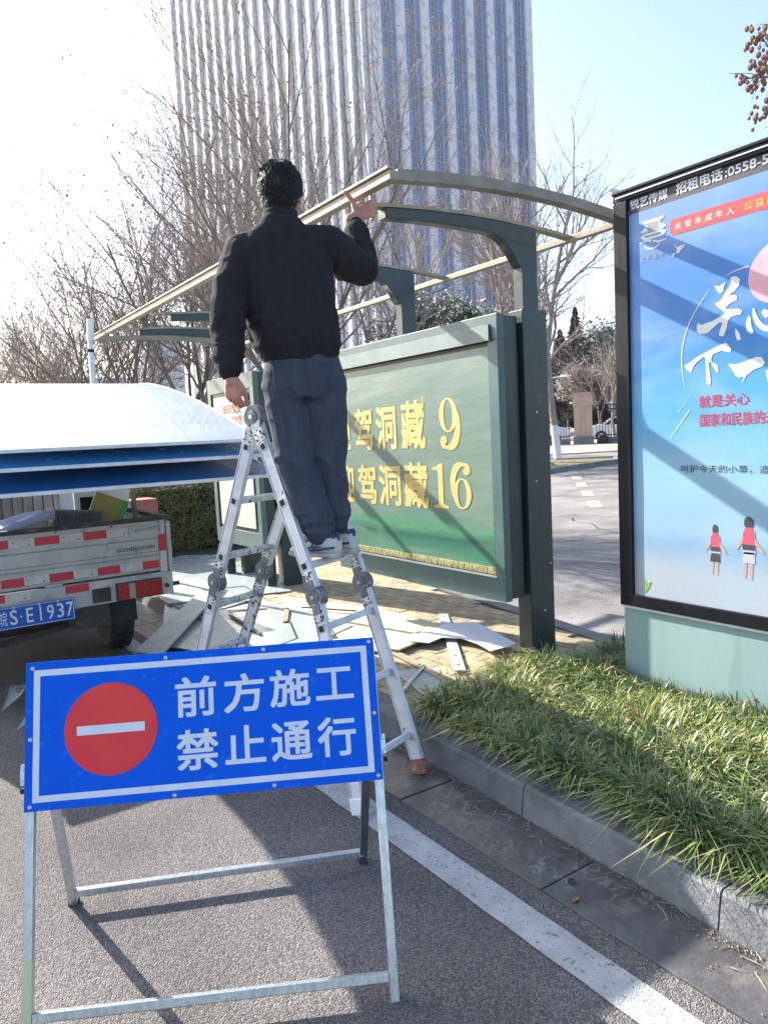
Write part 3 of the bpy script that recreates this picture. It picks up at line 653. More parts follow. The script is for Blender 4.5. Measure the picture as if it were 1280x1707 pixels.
# printed children walking hand in hand
M_ps = mat('print_skin', (.55, .38, .31), (.45, .28, .22), 60); M_pp = mat('print_pink', (.66, .08, .16), (.5, .08, .12), 60); M_pd = mat('print_dark', (.05, .05, .06)); M_pw = mat('print_pale', (.5, .52, .6))
def kid(x, z, h, hair, skirt):
    u = h/10.
    for m_, polys in ((M_ps, [[(-1.0, .2), (-.5, .2), (-.35, 3), (-1.0, 3)], [(.15, 0), (.65, 0), (.8, 3), (.2, 3)], [(-1.0, 6.0), (-2.2, 4.5), (-2.6, 4.6), (-1.2, 6.8)], [(1.0, 6.6), (2.4, 5.0), (2.9, 4.4), (2.6, 4.2), (1.0, 5.6)]]),
                      (M_pw, [[(-1.2, 4), (1.2, 4), (1.1, 7.6), (-1.1, 7.6)]]), (M_pd if not skirt else M_pw, [[(-1.25, 2.6), (1.2, 2.6), (1.0, 4.3), (-1.0, 4.3)]]),
                      (M_pd, [[(x_*hair, 8.9+y_) for x_, y_ in ell(0, 0, .85, 1.0, 12)], [(-1.15, 4.6), (1.1, 4.6), (1.2, 5.6), (-1.2, 5.6)]]),
                      (M_pp, [[(-1.15, 5.5), (1.1, 5.5), (1.05, 7.4), (.5, 8.2), (-.5, 8.2), (-1.1, 7.4)]])):
        for i, p in enumerate(polys):
            mb = MB(); flat(mb, fa, [(x+a*u*.86, z+b*u) for a, b in p], .0004+.00012*{M_ps: 0, M_pw: 1, M_pd: 2, M_pp: 3}[m_]+.00003*i)
            obj('child_print', mb, ad, m_)
kid(-1.975, .790, .24, .8, False); kid(-1.815, .790, .285, 1.1, True); kid(-1.66, .78, .25, .8, False)
mb = MB(); flat(mb, fa, [(-2.362, .728), (-2.345, .70), (-2.318, .716), (-2.34, .67), (-2.364, .648), (-2.356, .69)], .001); obj('leaf_print', mb, ad, mat('print_green', (.25, .42, .05)))

# ================================================================== BLUE BOARD on folding trestle
S0 = Vector((.171, 2.024, 0)); e = Vector((.8772, -.4801, 0)); bk = Vector((.4801, .8772, 0)); TL = R(17)
uv = bk*math.sin(TL)+Vector((0, 0, 1))*math.cos(TL); nrm = -(bk*math.cos(TL))+Vector((0, 0, 1))*math.sin(TL)
def fs(x, y, d=0): return tuple(S0+e*x+uv*y+nrm*d)
sg = thing('road_works_sign', 'blue road works board with red disc and white characters on a metal trestle', 'sign', S0+e*.48+bk*.2)
XL, XR, YB, YT = .0, .968, .568, .962
mb = MB(); mb.box((XL, YB, .012), (XR, YT, .018), fr=lambda x, y, d: fs(x, y, d)); obj('board', mb, sg, M_sblue, bevel=.001)
mb = MB(); t_ = .017; i0 = .022
for lo, hi in (((XL+i0, YB+i0), (XR-i0, YB+i0+t_)), ((XL+i0, YT-i0-t_), (XR-i0, YT-i0)), ((XL+i0, YB+i0+t_), (XL+i0+t_, YT-i0-t_)), ((XR-i0-t_, YB+i0+t_), (XR-i0, YT-i0-t_))):
    flat(mb, fs, [(lo[0], lo[1]), (hi[0], lo[1]), (hi[0], hi[1]), (lo[0], hi[1])], .0188)
obj('border_print', mb, sg, M_swht)
mb = MB(); flat(mb, fs, ell(.229, .7675, .125, .1235, 48), .0190); obj('red_disc', mb, sg, M_sred)
mb = MB(); flat(mb, fs, [(.138, .755), (.320, .755), (.320, .7795), (.138, .7795)], .0196); obj('white_bar', mb, sg, M_swht)
for ch, a, b, c, d in (('前', .404, .781, .517, .890), ('方', .538, .782, .650, .888), ('施', .666, .787, .779, .890), ('工', .795, .796, .902, .885),
                       ('禁', .405, .638, .518, .746), ('止', .536, .644, .648, .746), ('通', .664, .641, .776, .745), ('行', .793, .641, .901, .748)):
    text(sg, ch, fs, a, b, c, d, M_swht, off=.0190, bold=.028)
for x, y in ((.019, .945), (.38, .948), (.653, .950), (.955, .950), (.015, .755), (.016, .580), (.397, .577), (.667, .579), (.955, .580), (.956, .750)):
    mb = MB(); c = Vector(fs(x, y, .019)); mb.tube([c, c+nrm*.002, c+nrm*.0035], [.006, .0055, .002], 12); obj('rivet', mb, sg, M_galv, smooth=False)
# front frame
def tubebox(name, a, b, w_, h_, upv, m, par, bev=.003):
    mb = MB(); mb.bar(a, b, w_, h_, upv); return obj(name, mb, par, m, bevel=bev)
tubebox('front_leg', fs(.012, 0, 0), fs(.012, YT-.01, 0), .024, .022, nrm, M_galv, sg)
tubebox('front_leg', fs(.958, 0, 0), fs(.958, YT-.01, 0), .024, .022, nrm, M_galv, sg)
mb = MB(); mb.bar(fs(.012, 0, .0005), fs(.012, .20, .0005), .0248, .0228, nrm); obj('yellowed_sleeve', mb, sg, M_galy)
tubebox('front_crossbar', fs(.0245, .062, 0), fs(.9455, .062, 0), .024, .022, nrm, M_galv, sg)
tubebox('top_crossbar', fs(.0245, YT-.03, -.002), fs(.9455, YT-.03, -.002), .022, .02, nrm, M_galv, sg)
# rear frame pivots at the board's sides
bl, brr = Vector((.406, 2.582, 0)), Vector((1.305, 2.170, 0))
pl_, pr_ = Vector(fs(-.012, .69, -.01)), Vector(fs(.985, .69, -.01))
bl2, br2 = Vector(fs(-.012, 0, 0)), Vector(fs(.985, 0, 0))
tubebox('rear_leg', (.412, 2.575, 0), tuple(Vector(fs(.03, .74, -.03))), .022, .026, e, M_galv, sg)
tubebox('rear_leg', (1.300, 2.172, 0), tuple(Vector(fs(.940, .74, -.03))), .022, .026, e, mat('dull_steel', (.16, .18, .19), (.11, .12, .13), 16, .4, .5), sg)
def lerp(a, b, t): return Vector(a)+(Vector(b)-Vector(a))*t
a_ = lerp((.412, 2.575, 0), fs(.03, .74, -.03), .085); b_ = lerp((1.300, 2.172, 0), fs(.940, .74, -.03), .085)
tubebox('rear_crossbar', a_, b_, .022, .024, (0, 0, 1), M_galv, sg)
for p in ((.412, 2.575, 0), (1.300, 2.172, 0)):
    mb = MB(); mb.bar(p, Vector(p)+Vector((0, 0, .02)), .03, .03, e); obj('foot_plug', mb, sg, M_rub)
for x, s in ((-.0, -1), (.968, 1)):
    mb = MB(); mb.bar(fs(x-.004*s, .66, -.004), fs(x+.014*s, .66, -.004), .03, .03, uv); mb.bar(fs(x+.009*s, .635, .0), fs(x+.009*s, .69, .0), .012, .012, nrm)
    obj('hook', mb, sg, M_galv, bevel=.002)
    mb = MB(); mb.cyl(fs(x+.012*s, .62, -.01), e, .008, .012, 10); obj('pivot_bolt', mb, sg, M_rub)

# ================================================================== LADDER
ld = thing('folding_ladder', 'paint spattered aluminium folding ladder beside the kerb with a man standing on it', 'ladder', (1.6, 3.2, 0))
N1, N2 = Vector((1.490, 3.242, 1.623)), Vector((1.862, 3.365, 1.623))
M1, M2 = Vector((1.531, 2.822, .827)), Vector((1.855, 2.958, .827))
M3, M4 = Vector((1.355, 3.519, .827)), Vector((1.672, 3.650, .827))
F1, F2 = Vector((1.469, 2.450, .02)), Vector((1.872, 2.586, .02))
F3, F4 = Vector((1.222, 3.796, .02)), Vector((1.500, 3.930, .02))
rd = (N2-N1).normalized()
def rail(a, b, m, nm='rail'):
    d = (b-a).normalized(); mb = MB(); pr = d.cross(rd).normalized()
    # C channel: web facing outward and two flanges
    mb.bar(a, b, .066, .006, rd)
    sgn = 1
    mb.bar(a+pr*.030, b+pr*.030, .005, .024, rd); mb.bar(a-pr*.030, b-pr*.030, .005, .024, rd)
    mb.bar(a+pr*.030*.02, b+pr*.03*.02, .052, .018, rd)
    return obj(nm, mb, ld, m, bevel=.0015)
for T_, M_, F_, m1, m2 in ((N1, M1, F1, M_alu, M_alu), (N2, M2, F2, M_alu, M_alu), (N1, M3, F3, M_alu, M_alu), (N2, M4, F4, M_alu, M_alus)):
    dT = (M_-T_).normalized(); dF = (F_-M_).normalized()
    rail(T_+dT*.075, M_-dT*.045, m1, 'upper_rail'); rail(M_+dF*.05, F_-dF*.01, m2, 'lower_rail')
def disc(c, ax, r, h, m, nm, par=ld):
    mb = MB(); mb.cyl(c, ax, r, h, 24); return obj(nm, mb, par, m, bevel=.002)
for T_, Ma, Mb in ((N1, M1, M3), (N2, M2, M4)):
    h = disc(T_, rd, .058, .034, M_hng, 'top_hinge'); disc(T_-rd*.019, rd, .03, .006, M_hng, 'hinge_cap', h); disc(T_-rd*.022, rd, .012, .014, M_galv, 'hinge_bolt', h)
    for M_ in (Ma, Mb):
        d = (M_-T_).normalized(); mb = MB(); mb.bar(T_+d*.03, T_+d*.135, .066, .030, rd); obj('hinge_bracket', mb, h, M_alus, bevel=.004)
        pr = d.cross(rd).normalized()
        for k in range(4):
            mb = MB(); mb.cyl(T_+d*(.085+.03*(k//2))+pr*(.018 if k % 2 else -.018)-rd*.017, rd, .004, .006, 8); obj('rivet', mb, h, M_rub)
for M_, T_, F_ in ((M1, N1, F1), (M2, N2, F2), (M3, N1, F3), (M4, N2, F4)):
    h = disc(M_, rd, .048, .044, M_hng, 'mid_hinge'); disc(M_-rd*.024, rd, .030, .005, M_hng, 'hinge_cap', h); disc(M_-rd*.028, rd, .009, .012, M_galv, 'hinge_bolt', h)
    for Q in (T_, F_):
        d = (Q-M_).normalized(); pr = d.cross(rd).normalized(); mb = MB(); mb.bar(M_+d*.02, M_+d*.115, .060, .034, rd); obj('hinge_bracket', mb, h, M_alus, bevel=.006)
        mb = MB(); mb.bar(M_+d*.03-rd*.019, M_+d*.075-rd*.019, .045, .006, rd); obj('hinge_plate', mb, h, M_hng, bevel=.002)
        for k in range(4):
            mb = MB(); mb.cyl(M_+d*(.088+.018*(k//2))+pr*(.018 if k % 2 else -.018)-rd*.018, rd, .004, .005, 8); obj('rivet', mb, h, M_rub)
def at_z(T_, M_, F_, z):
    return lerp(T_, M_, (T_.z-z)/(T_.z-M_.z)) if z > M_.z else lerp(M_, F_, (M_.z-z)/(M_.z-F_.z))
for (Ta, Ma, Fa), (Tb, Mb, Fb), m in (((N1, M1, F1), (N2, M2, F2), M_alu), ((N1, M3, F3), (N2, M4, F4), M_alus)):
    for z in (.17, .435, .70, .955, 1.23, 1.485):
        a, b = at_z(Ta, Ma, Fa, z), at_z(Tb, Mb, Fb, z); d = (b-a).normalized(); dn = (Ma-Ta if z > .83 else Fa-Ma).normalized()
        mb = MB(); mb.bar(a+d*.014, b-d*.014, .028, .030, dn); obj('rung', mb, ld, m, bevel=.006)
        for p, s in ((a, -1), (b, 1)):
            mb = MB(); mb.bar(p+d*s*.010, p+d*s*.0145, .040, .040, dn); r_ = obj('rung_collar', mb, ld, M_alu, bevel=.002)
            mb = MB(); mb.bar(p+d*s*.012, p+d*s*.0155, .026, .026, dn); obj('rung_socket', mb, r_, M_rub)
for F_, M_, m in ((F1, M1, M_white), (F2, M2, M_redr), (F3, M3, M_rub), (F4, M4, M_rub)):
    d = (M_-F_).normalized(); mb = MB(); mb.bar(F_-Vector((0, 0, .012)), F_+d*.055, .076, .034, rd); obj('foot', mb, ld, m, bevel=.006)

# ================================================================== MAN
fc = Vector((math.sin(R(25)), math.cos(R(25)), 0)); rg_ = Vector((math.cos(R(25)), -math.sin(R(25)), 0)); Z = Vector((0, 0, 1))
man = thing('person', 'man in black fleece and navy trousers on the ladder, hand on the roof beam', 'person', (1.68, 2.98, .97))
def caps(mb, a, b, ra, rb, n=14):
    a, b = Vector(a), Vector(b); d = (b-a); L_ = d.length; d.normalize(); pts = []; rs = []
    for t in (80, 55, 30): pts.append(a-d*ra*math.sin(R(t))); rs.append(ra*math.cos(R(t)))
    for k in range(5): pts.append(a+d*L_*k/4); rs.append(ra+(rb-ra)*k/4)
    for t in (30, 55, 80): pts.append(b+d*rb*math.sin(R(t))); rs.append(rb*math.cos(R(t)))
    mb.tube(pts, rs, n)
def chain(mb, pts, rs):
    for i in range(len(pts)-1): caps(mb, pts[i], pts[i+1], rs[i], rs[i+1])
def torso(mb, secs, n=28, p=2.4):
    rings = []
    for c, a, b in secs:
        c = Vector(c); ring = []
        for k in range(n):
            t = 2*math.pi*k/n; cc, ss = math.cos(t), math.sin(t)
            ring.append(c+rg_*a*math.copysign(abs(cc)**(2/p), cc)+fc*b*math.copysign(abs(ss)**(2/p), ss))
        rings.append(ring)
    mb.loft(rings)
HC = Vector((1.552, 2.965, 2.548))
hy = R(38); hf = Vector((math.sin(hy), math.cos(hy), .10)).normalized(); hr = hf.cross(Z).normalized(); hu = hr.cross(hf)
hR = Matrix((hr, hf, hu)).transposed()
def hp(x, y, z): return HC+hr*x+hf*y+hu*z
SL, SR = Vector((1.378, 3.030, 2.320)), Vector((1.722, 2.880, 2.340))
EL, ER = Vector((1.290, 3.0, 2.050)), Vector((1.945, 2.975, 2.285))
WL, WR = Vector((1.252, 2.950, 1.812)), Vector((1.990, 3.065, 2.505))
sk = MB()
sk.ball(hp(0, .005, .02), (.074, .092, .098), 18, rot=hR); sk.ball(hp(0, .03, -.045), (.058, .062, .06), 14, rot=hR)
caps(sk, hp(0, .05, -.085), hp(0, .06, -.08), .032, .026)                                       # chin
caps(sk, hp(0, .093, .012), hp(0, .112, -.020), .009, .014); caps(sk, hp(-.012, .1, -.024), hp(.012, .1, -.024), .009, .009)   # nose
caps(sk, hp(-.020, .088, -.052), hp(.020, .088, -.052), .008, .008)                             # lips
for s in (-1, 1):
    sk.ball(hp(s*.078, -.004, -.008), (.010, .019, .031), 10, rot=hR); caps(sk, hp(s*.045, .068, .022), hp(s*.020, .082, .022), .011, .009)
    caps(sk, hp(s*.048, .055, -.03), hp(s*.02, .075, -.045), .022, .016)
chain(sk, [hp(0, -.012, -.06), (1.535, 2.955, 2.42), (1.54, 2.955, 2.34)], [.058, .060, .075])
torso(sk, [((1.58, 2.955, 1.80), .12, .08), ((1.56, 2.955, 2.05), .13, .085), ((1.545, 2.955, 2.30), .14, .08), ((1.54, 2.955, 2.38), .06, .05)])
for a, b, c, d in ((SL, EL, WL, .03), (SR, ER, WR, .03)): chain(sk, [a, b, c], [.045, .038, .027])
chain(sk, [(1.54, 2.955, 2.32), SL], [.06, .05]); chain(sk, [(1.54, 2.955, 2.32), SR], [.06, .05])
def hand(mb, Wp, dirn, palm_n, side, fing, thumb):
    """dirn = wrist to knuckles, palm_n = out of the palm, side = towards the thumb; fing = (spread, bend1, bend2, bend3) each"""
    dirn = dirn.normalized(); palm_n = (palm_n-dirn*palm_n.dot(dirn)).normalized(); side = (side-dirn*side.dot(dirn)-palm_n*side.dot(palm_n)).normalized()
    caps(mb, Wp-dirn*.03, Wp+dirn*.02, .026, .028)
    for k in range(4):
        s = (.027, .009, -.009, -.026)[k]
        caps(mb, Wp+side*s*.55+dirn*.012, Wp+side*s+dirn*(.082, .088, .084, .075)[k], .017, .0125)
    LN = ((.042, .026, .021), (.046, .029, .022), (.042, .027, .021), (.033, .021, .018))
    for k in range(4):
        s = (.028, .009, -.010, -.028)[k]; p = Wp+side*s+dirn*(.086, .092, .087, .077)[k]; sp_, *bn = fing[k]
        ang = 0; pts = [p-dirn*.02, p]
        for q_, L_ in zip(bn, LN[k]):
            ang += q_; dd = (dirn*math.cos(R(ang))+palm_n*math.sin(R(ang))); dd = (dd+side*math.sin(R(sp_))).normalized(); pts.append(pts[-1]+dd*L_)
        chain(mb, pts, [.0105, .0100, .0092, .0086, .0075])
    # thumb leaves the side of the palm near its base
    p = Wp+side*.020+dirn*.018; pts = [p]
    for (u, v, w_), L_ in zip(thumb, (.042, .034, .028)): pts.append(pts[-1]+(side*u+dirn*v+palm_n*w_).normalized()*L_)
    chain(mb, pts, [.017, .0135, .0115, .0095])
# right hand: thumb up the near face of the beam, fingers reaching under and past it
hand(sk, WR+Vector((.006, .012, .038)), rt*.74+Z*.42+Vector((.1, .35, 0)), Vector((.25, .95, -.1)), Z*.95-rt*.25,
     [(4, 12, 30, 25), (1, 22, 36, 25), (-3, 30, 38, 25), (-8, 36, 38, 25)], [(.95, .35, .0), (1, -.12, .0), (1, -.22, .05)])
# left hand hangs half closed
hand(sk, WL+Vector((.006, -.008, -.03)), Vector((.04, .02, -1)), Vector((.85, .5, 0)), Vector((.5, -.85, -.05)),
     [(2, 35, 55, 35), (0, 42, 60, 40), (-1, 46, 60, 40), (-3, 50, 60, 40)], [(.55, .85, .25), (.0, 1, .55), (-.3, .8, .6)])
remesh(sk, 'body', .0036, M_skin, 5, parent=man)
def fold(p, s, n=1.0, seed=0):
    return noise.noise(Vector((p[0]*s, p[1]*s, p[2]*s*n))+Vector((seed, seed*2, 0)))
def crease(p, ax, f, st, seed=0):
    """ridged noise, tight along ax and long across it: cloth creases running across ax"""
    ax = Vector(ax).normalized(); a = p.dot(ax); q_ = p-ax*a
    v = noise.noise(Vector((a*f, 0, 0))+q_*st+Vector((seed, seed, seed))); return (1-min(1, abs(v)*2.6))**1.6
def ridge(v): return (1-abs(v)*2.2)
jk = MB()
torso(jk, [((1.592, 2.950, 1.845), .165, .120), ((1.588, 2.952, 1.875), .178, .132), ((1.578, 2.955, 1.92), .184, .138), ((1.565, 2.955, 2.02), .190, .138), ((1.553, 2.957, 2.14), .198, .138), ((1.545, 2.957, 2.25), .203, .130), ((1.543, 2.955, 2.33), .195, .115), ((1.540, 2.953, 2.385), .150, .098), ((1.537, 2.952, 2.42), .098, .082), ((1.536, 2.953, 2.45), .074, .076)], 32, 2.3)
torso(jk, [((1.536, 2.953, 2.41), .080, .080), ((1.538, 2.957, 2.44), .076, .078), ((1.540, 2.960, 2.478), .073, .076)], 24, 2)
chain(jk, [(1.47, 2.985, 2.335), SL+Vector((.006, 0, -.015)), lerp(SL, EL, .5)+Vector((-.008, 0, 0)), EL, lerp(EL, WL, .6), WL+Vector((0, 0, .055)), WL+Vector((.002, 0, .018)), WL+Vector((0, 0, -.008))], [.075, .080, .076, .069, .066, .063, .054, .036])
chain(jk, [(1.64, 2.915, 2.345), SR, lerp(SR, ER, .5)+Vector((0, 0, -.012)), ER, lerp(ER, WR, .45), lerp(ER, WR, .78), WR+Vector((0, 0, -.018)), WR], [.078, .083, .080, .074, .068, .062, .048, .036])
def jdisp(p, nrm_):
    d = .0055*ridge(fold(p, 7, .6, 3))*.6 + .004*fold(p, 14, .8, 9)
    q_ = (p-ER).length; q2 = (p-EL).length; q3 = (p-Vector((1.80, 2.92, 2.27))).length
    aL, aR = (EL-SL), (ER-SR)
    if p.x < 1.40: d += .013*crease(p, (aL+Vector((.1, 0, 0)))*1, 13, 5, 2)*(.35+.65*max(0, 1-q2/.22))
    if q_ < .2: d += .015*crease(p, (ER-SR).normalized()*.6+(WR-ER).normalized()*.8, 15, 6, 5)*(1-q_/.22)
    if q3 < .20: d += .010*crease(p, (1, -.3, .4), 13, 5, 7)*(1-q3/.22)
    # broad diagonal drape across the back
    if p.x > 1.40 and p.z < 2.34: d += .014*crease(p, (.75, 0, .66), 7, 2.2, 11)*max(0, 1-abs(p.z-2.04)/.30)+.006*crease(p, (.2, 0, 1), 16, 5, 13)*max(0, 1-abs(p.z-1.95)/.10)
    if p.z < 1.935 and p.x > 1.40: d += .0008*math.sin((p.x*.9-p.y*.42)*420)-.010*max(0, min(1, (1.915-p.z)/.03))
    w_ = (p-WL).length
    if w_ < .12: d += .007*crease(p, (0.1, 0, 1), 22, 7, 4)
    return d
jkt = remesh(jk, 'fleece_jacket', .0055, M_jkt, 4, jdisp, man)
mb = MB()   # piping line at the collar
rr = [Vector((1.537, 2.954, 2.437))+rg_*.081*math.cos(t)+fc*.081*math.sin(t) for t in [i*math.pi/16 for i in range(33)]]
mb.tube(rr, .003, 6); obj('collar_seam', mb, man, mat('seam_grey', (.05, .05, .055)))
tr_ = MB()
torso(tr_, [((1.595, 2.952, 1.93), .145, .105), ((1.597, 2.950, 1.87), .158, .116), ((1.598, 2.948, 1.80), .172, .132), ((1.600, 2.950, 1.73), .168, .132), ((1.60, 2.952, 1.68), .13, .11)], 30, 2.2)
chain(tr_, [(1.522, 2.985, 1.76), (1.535, 2.985, 1.62), (1.560, 2.985, 1.40), (1.602, 2.965, 1.22), (1.632, 2.950, 1.095)], [.098, .096, .084, .076, .067])
chain(tr_, [(1.678, 2.915, 1.76), (1.685, 2.925, 1.62), (1.705, 2.965, 1.40), (1.733, 3.000, 1.22), (1.757, 3.012, 1.115)], [.096, .093, .080, .070, .060])
def tdisp(p, n_):
    d = .004*fold(p, 9, .45, 5)+.0025*fold(p, 20, .5, 8)
    d += .015*crease(p, (.45, 0, 1), 9, 3.5, 1)*max(0, 1-abs(p.z-1.42)/.26)+.005*crease(p, (1, 0, .25), 14, 3, 21)
    d += .017*crease(p, (-.2, .1, 1), 14, 5, 6)*max(0, 1-abs(p.z-1.16)/.15)
    d += .008*crease(p, (.5 if p.x > 1.6 else -.5, 0, 1), 11, 4, 9)*max(0, 1-abs(p.z-1.72)/.16)
    s_ = (p-Vector((1.6, 2.95, 0))).dot(rg_)
    if abs(s_) < .05 and p.z < 1.90 and p.z > 1.66: d -= .014*(1-abs(s_)/.05)
    return d
trz = remesh(tr_, 'trousers', .0055, M_jean, 3, tdisp, man)
M_seam = mat('denim_seam', (.03, .04, .065))
for s in (-1, 1):
    mb = MB(); c = Vector((1.6, 2.95, 1.775))+rg_*.088*s-fc*.128
    P_ = [(-.045, .045), (.045, .045), (.045, -.035), (0, -.055), (-.045, -.035)]
    mb.tube([c+rg_*a+Z*b-fc*(.004-abs(a*s+.02)*.25) for a, b in P_+[P_[0]]], .0012, 5); obj('pocket_seam', mb, man, M_seam)
# shoes -------------------------------------------------------------
M_sh1 = mat('shoe_cream', (.62, .60, .54), (.55, .53, .48), 30, .7, bump=.3, bsc=300); M_sh2 = mat('shoe_navy', (.03, .045, .085), (.05, .09, .13), 30, .7); M_sole = mat('shoe_sole', (.6, .58, .53), (.28, .24, .2), 9, .7)
def shoe(hx, hy_, az, z0):
    d = Vector((math.sin(R(az)), math.cos(R(az)), 0)); s = Vector((d.y, -d.x, 0)); o_ = Vector((hx, hy_, z0))
    def ring_(t, hw, zb, zt, p=2.6, n=20):
        out = []
        for k in range(n):
            a = 2*math.pi*k/n; cc, ss = math.cos(a), math.sin(a)
            out.append(o_+d*t+s*hw*math.copysign(abs(cc)**(2/p), cc)+Z*((zb+zt)/2+(zt-zb)/2*math.copysign(abs(ss)**(2/p), ss)))
        return out
    mb = MB(); mb.loft([ring_(-.062, .010, .03, .06), ring_(-.058, .028, .022, .092), ring_(-.03, .036, .02, .105), ring_(.01, .038, .02, .10), ring_(.05, .040, .02, .088), ring_(.09, .043, .02, .074), ring_(.13, .046, .02, .062), ring_(.17, .042, .02, .052), ring_(.20, .028, .022, .044), ring_(.212, .010, .025, .036)])
    sh = obj('shoe', mb, man, M_sh1, smooth=True)
    mb = MB(); mb.loft([ring_(-.072, .012, .002, .024, 4), ring_(-.064, .032, .0, .028, 4), ring_(-.02, .038, .0, .027, 4), ring_(.05, .039, .004, .026, 4), ring_(.13, .048, .0, .024, 4), ring_(.18, .043, .002, .024, 4), ring_(.215, .020, .006, .024, 4), ring_(.223, .008, .010, .022, 4)]); obj('sole', mb, sh, M_sole, smooth=True)
    mb = MB(); mb.loft([ring_(-.050, .024, .085, .108), ring_(-.03, .031, .09, .112), ring_(.0, .033, .09, .108), ring_(.03, .026, .086, .100)]); obj('ankle_collar', mb, sh, M_sh2, smooth=True)
    mb = MB()
    for sd_ in (-1, 1):
        def q_(t, z, out=.0): 
            hw = .0375+(.004*min(1, max(0, t/.12)))+out; return o_+d*t+s*sd_*(hw+.0035)+Z*z
        mb.tube([q_(-.055, .052, -.012), q_(-.02, .048), q_(.03, .040), q_(.07, .036)], .0055, 6)
        mb.tube([q_(.06, .036), q_(.035, .06, -.001), q_(.02, .085, -.004)], .0035, 6); mb.tube([q_(.085, .036), q_(.06, .06, -.002), q_(.045, .082, -.006)], .0035, 6)
        mb.tube([q_(.01, .055), q_(.06, .052, -.001), q_(.11, .045, -.003)], .003, 6)
    obj('stripes', mb, sh, M_sh2)
    mb = MB()
    for k in range(4):
        c = o_+d*(.055+.02*k)+Z*(.090-.006*k); mb.tube([c-s*.022, c+Z*.005, c+s*.022], .0022, 5)
    obj('laces', mb, sh, M_sh2)
    mb = MB(); c = o_-d*.060; mb.bar(c+Z*.080, c+Z*.116+d*.006, .016, .007, d); obj('heel_tab', mb, sh, M_sh2, bevel=.002)
shoe(1.655, 2.915, -24, .972); shoe(1.785, 2.985, -16, .972)
# hair --------------------------------------------------------------
mb = MB(); rings = []
for i in range(1, 15):
    t = math.pi*(i/15); ring = []
    for k in range(26):
        a = 2*math.pi*k/26; x, y, z = math.sin(t)*math.cos(a), math.sin(t)*math.sin(a), -math.cos(t)
        low = -.80 if y < .2 else (-.05 if abs(x) > .6 else .28)
        zz = max(z, low+.1*noise.noise((x*3, y*3, 0)))
        q_ = 1.0+.05*noise.noise((x*3.2, y*3.2, z*3.2+4))
        ring.append(hp(x*.087*q_, (y*.106-.006)*q_, .028+zz*.110*q_))
    rings.append(ring)
mb.loft(rings); hair = obj('hair', mb, man, M_hair, smooth=True)
mb = MB(); rs_ = random.Random(4)
for i in range(2600):
    a = rs_.uniform(0, 2*math.pi); z = rs_.uniform(-.74, 1); s_ = math.sqrt(max(0, 1-z*z)); x, y = s_*math.cos(a), s_*math.sin(a)
    if y > .25 and z < .3: continue
    if abs(x) > .62 and z < -.15 and y > -.15: continue
    p = hp(x*.088, y*.107-.006, .028+z*.111); n_ = (hr*x+hf*y+hu*z).normalized()
    whorl = Vector((x-.15, y+.35, 0)); fl = (hr*whorl.x+hf*whorl.y*.6+hu*(-.9 if z < .6 else -.15)); fl = (fl-n_*fl.dot(n_)).normalized()
    fl = (fl+n_*rs_.uniform(.02, .16)+Vector((rs_.uniform(-.18, .18), rs_.uniform(-.18, .18), rs_.uniform(-.1, .1)))).normalized(); L_ = rs_.uniform(.018, .042)*(1 if z > -.2 else .6)
    mb.tube([p-n_*.004, p+fl*L_*.55+n_*.003, p+fl*L_-n_*.002], [.0019, .0016, .0002], 4, cap=False)
obj('hair_locks', mb, hair, M_hair)
mb = MB(); mb.tube([hp(.080, -.01, .016), hp(.081, .03, .020), hp(.070, .085, .022)], .0022, 6)
for s in (-1, 1): mb.tube([hp(s*.032+.022*math.cos(R(t)), .098, .018+.016*math.sin(R(t))) for t in range(0, 361, 30)], .0015, 5)
mb.tube([hp(-.080, -.01, .016), hp(-.081, .03, .020), hp(-.07, .085, .022)], .0022, 6); mb.tube([hp(-.012, .1, .022), hp(.012, .1, .022)], .0015, 5)
obj('glasses', mb, man, M_blk)

# ================================================================== TRUCK
TY = 4.90
tk = thing('flatbed_truck', 'old silver flatbed truck with red and white tape, loaded with roof panels', 'truck', (.83, 6.0, 0))
ft = frY(TY)
mb = MB(); mb.box((.075, TY, .700), (1.555, TY+.028, 1.035)); tg = obj('tailgate', mb, tk, M_trk, bevel=.004)
# pressed ribs
for z0, z1 in ((.835, .912), (.725, .800)):
    mb = MB(); mb.prism([(.09, TY-.0005, z0-.008), (.09, TY-.010, z0), (.09, TY-.010, z1), (.09, TY-.0005, z1+.008)], (1.405, 0, 0)); obj('rib', mb, tg, M_trk)
mb = MB(); mb.box((.075, TY-.006, 1.012), (1.54, TY+.0, 1.030)); obj('upper_lip', mb, tg, M_trk, bevel=.002)
mb = MB(); mb.bar((.06, TY+.012, 1.046), (1.592, TY+.012, 1.046), .05, .028); obj('rubber_rail', mb, tg, M_trkd, bevel=.008)
def tape(z0, z1, xs, first, par, d=.011):
    for i, (a, b) in enumerate(zip(xs, xs[1:])):
        mb = MB(); flat(mb, ft, [(a+.001, z0), (b-.001, z0), (b-.001, z1), (a+.001, z1)], d); obj('tape', mb, par, M_tr if (i+first) % 2 else M_tw)
        if (i+first) % 2 == 0:
            mb = MB(); flat(mb, ft, [(a+.018, z1-.016), (a+.032, z1-.014), (a+.022, z1-.024)], d+.001); flat(mb, ft, [(b-.04, z0+.010), (b-.03, z0+.018), (b-.022, z0+.010)], d+.001); obj('tape_mark', mb, par, M_tr if i % 2 else M_blkp)
tape(.953, 1.003, [.079, .20, .340, .480, .615, .758, .899, 1.039, 1.179, 1.317], 0, tg, .0035)
tape(.722, .772, [.13, .27, .410, .553, .680, .820, .961, 1.104, 1.243, 1.386, 1.494], 0, tg, .0115)
